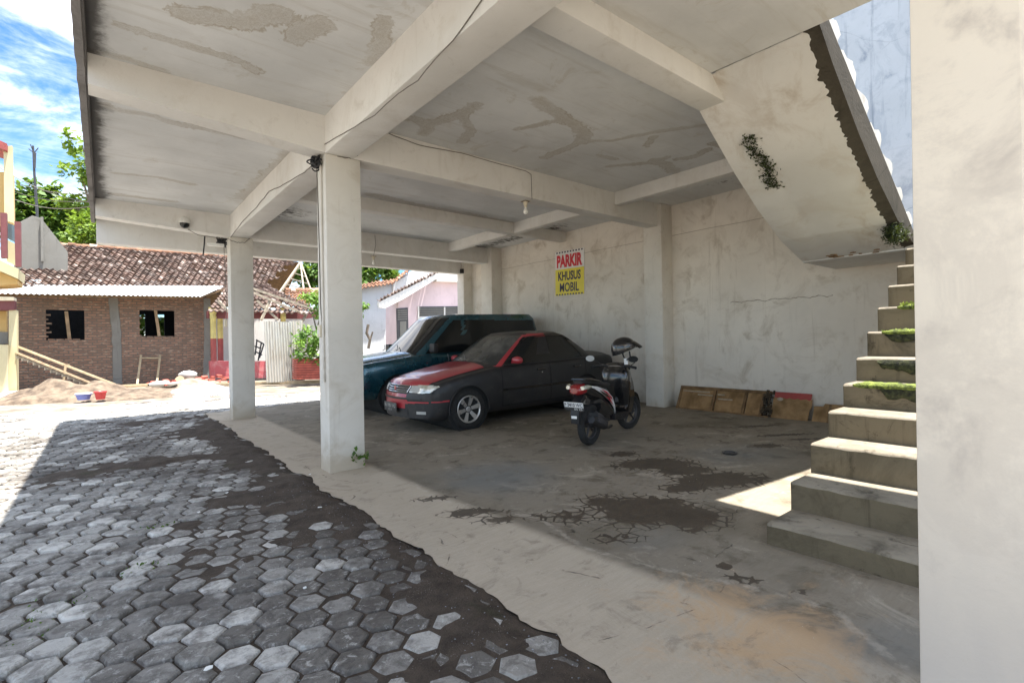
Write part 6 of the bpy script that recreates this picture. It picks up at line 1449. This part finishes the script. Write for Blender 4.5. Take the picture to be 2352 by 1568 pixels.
dr_.build('door_louvre', 'grey_render', do_); dr_ = MB(); ypoly(dr_, [(919, 738), (933, 737), (934, 798), (920, 800)], KY - .05, .02); dr_.build('door_panel', 'grey_render', do_)
wn = MB(); ypoly(wn, [(961, 704), (1066, 703), (1066, 800), (961, 800)], KY - .02, .03); wo_ = wn.build('window', 'dark_metal_bars', pk_)
wn = MB()
for k in range(5): ypoly(wn, [(963, 707 + k * 4.2), (1064, 706 + k * 4.2), (1064, 708 + k * 4.2), (963, 709 + k * 4.2)], KY - .05, .02)
wn.build('louvre', 'grey_render', wo_)
wn = MB(); ypoly(wn, [(962, 727), (1065, 726), (1065, 731), (962, 732)], KY - .05, .04); ypoly(wn, [(1020, 705), (1023, 705), (1023, 800), (1020, 800)], KY - .055, .03); ypoly(wn, [(960, 703), (963, 703), (963, 800), (960, 800)], KY - .055, .03); wn.build('window_frame', 'white_paint', wo_)
wn = MB(); ypoly(wn, [(964, 734), (1019, 733), (1019, 800), (964, 800)], KY - .035, .01); ypoly(wn, [(1024, 733), (1064, 732), (1064, 800), (1024, 800)], KY - .035, .01); wn.build('pane', 'sky_glass' if False else 'pale_blue_paint', wo_)
em = MB()
for k in range(6):
    a = k * math.pi / 3; c0 = Vector(PY(992, 742, KY - .05)); em.tube([c0, c0 + Vector((math.cos(a) * .1, 0, math.sin(a) * .1))], .012, 5)
ypoly(em, [(985, 733), (987, 733), (987, 760), (985, 760)], KY - .045, .01); em.build('window_ornament', 'dark_metal_bars', wo_)
sm = MB(); sm.tube([PY(846, 800, 17.2), PY(850, 780, 17.2), PY(842, 765, 17.2), PY(846, 745, 17.2)], .05, 7); sm.tube([PY(850, 780, 17.2), PY(856, 762, 17.2)], .03, 6); tag(sm.build('bare_stem', 'bark', None, 60), 'thin bare twisted stem against the pale blue wall', 'tree')

# ------------------------------------------------------------------ trees
tree('tree', 'tall tree with open branches reaching past the slab edge at left', PY(225, 590, 33), [blob(225, 480, 33, 40, 35), blob(190, 335, 32, 30, 18), blob(185, 395, 32, 40, 24), blob(260, 370, 33, 50, 50), blob(165, 465, 33, 22, 14), blob(205, 430, 33, 26, 20)], 2600, .30, 'leaf_bright', .2)
tree('tree', 'bright green young tree beside the slab edge above the tiled roof', PY(210, 600, 30), [blob(215, 535, 30, 36, 40), blob(240, 520, 30, 40, 45), blob(195, 560, 30, 26, 26)], 3000, .22, 'leaf_bright', .12)
tree('tree', 'dark dense tree behind the grey wall and antenna mast', PY(110, 600, 38), [blob(115, 500, 38, 60, 45), blob(65, 470, 38, 34, 40), blob(165, 520, 37, 55, 45), blob(140, 455, 37, 40, 26), blob(55, 520, 38, 40, 50)], 6500, .36, 'leaf_mid', .25)
tree('tree', 'dark low tree line seen under the beam above the ridge', PY(330, 620, 42), [blob(300, 580, 42, 90, 40), blob(430, 585, 42, 90, 36), blob(520, 600, 42, 60, 40), blob(200, 570, 42, 80, 40)], 5200, .42, 'leaf_dark', .25)
tree('tree', 'green tree behind the broken gable left of the middle column', PY(725, 680, 33), [blob(722, 625, 33, 40, 46), blob(760, 620, 33, 50, 50), blob(700, 660, 33, 24, 30)], 3600, .32, 'leaf_mid', .2)
tree('tree', 'dense green tree above the pale blue house roof', PY(850, 680, 30), [blob(860, 625, 30, 62, 34), blob(820, 630, 30, 50, 44), blob(905, 618, 30, 40, 22)], 4200, .30, 'leaf_mid', .2)
tree('tree', 'leafy green bush seen through the right window of the brick house', PY(362, 800, 33), [blob(335, 745, 33, 26, 34), blob(385, 740, 33, 26, 34), blob(360, 765, 33, 40, 26)], 1500, .3, 'leaf_mid', .12)
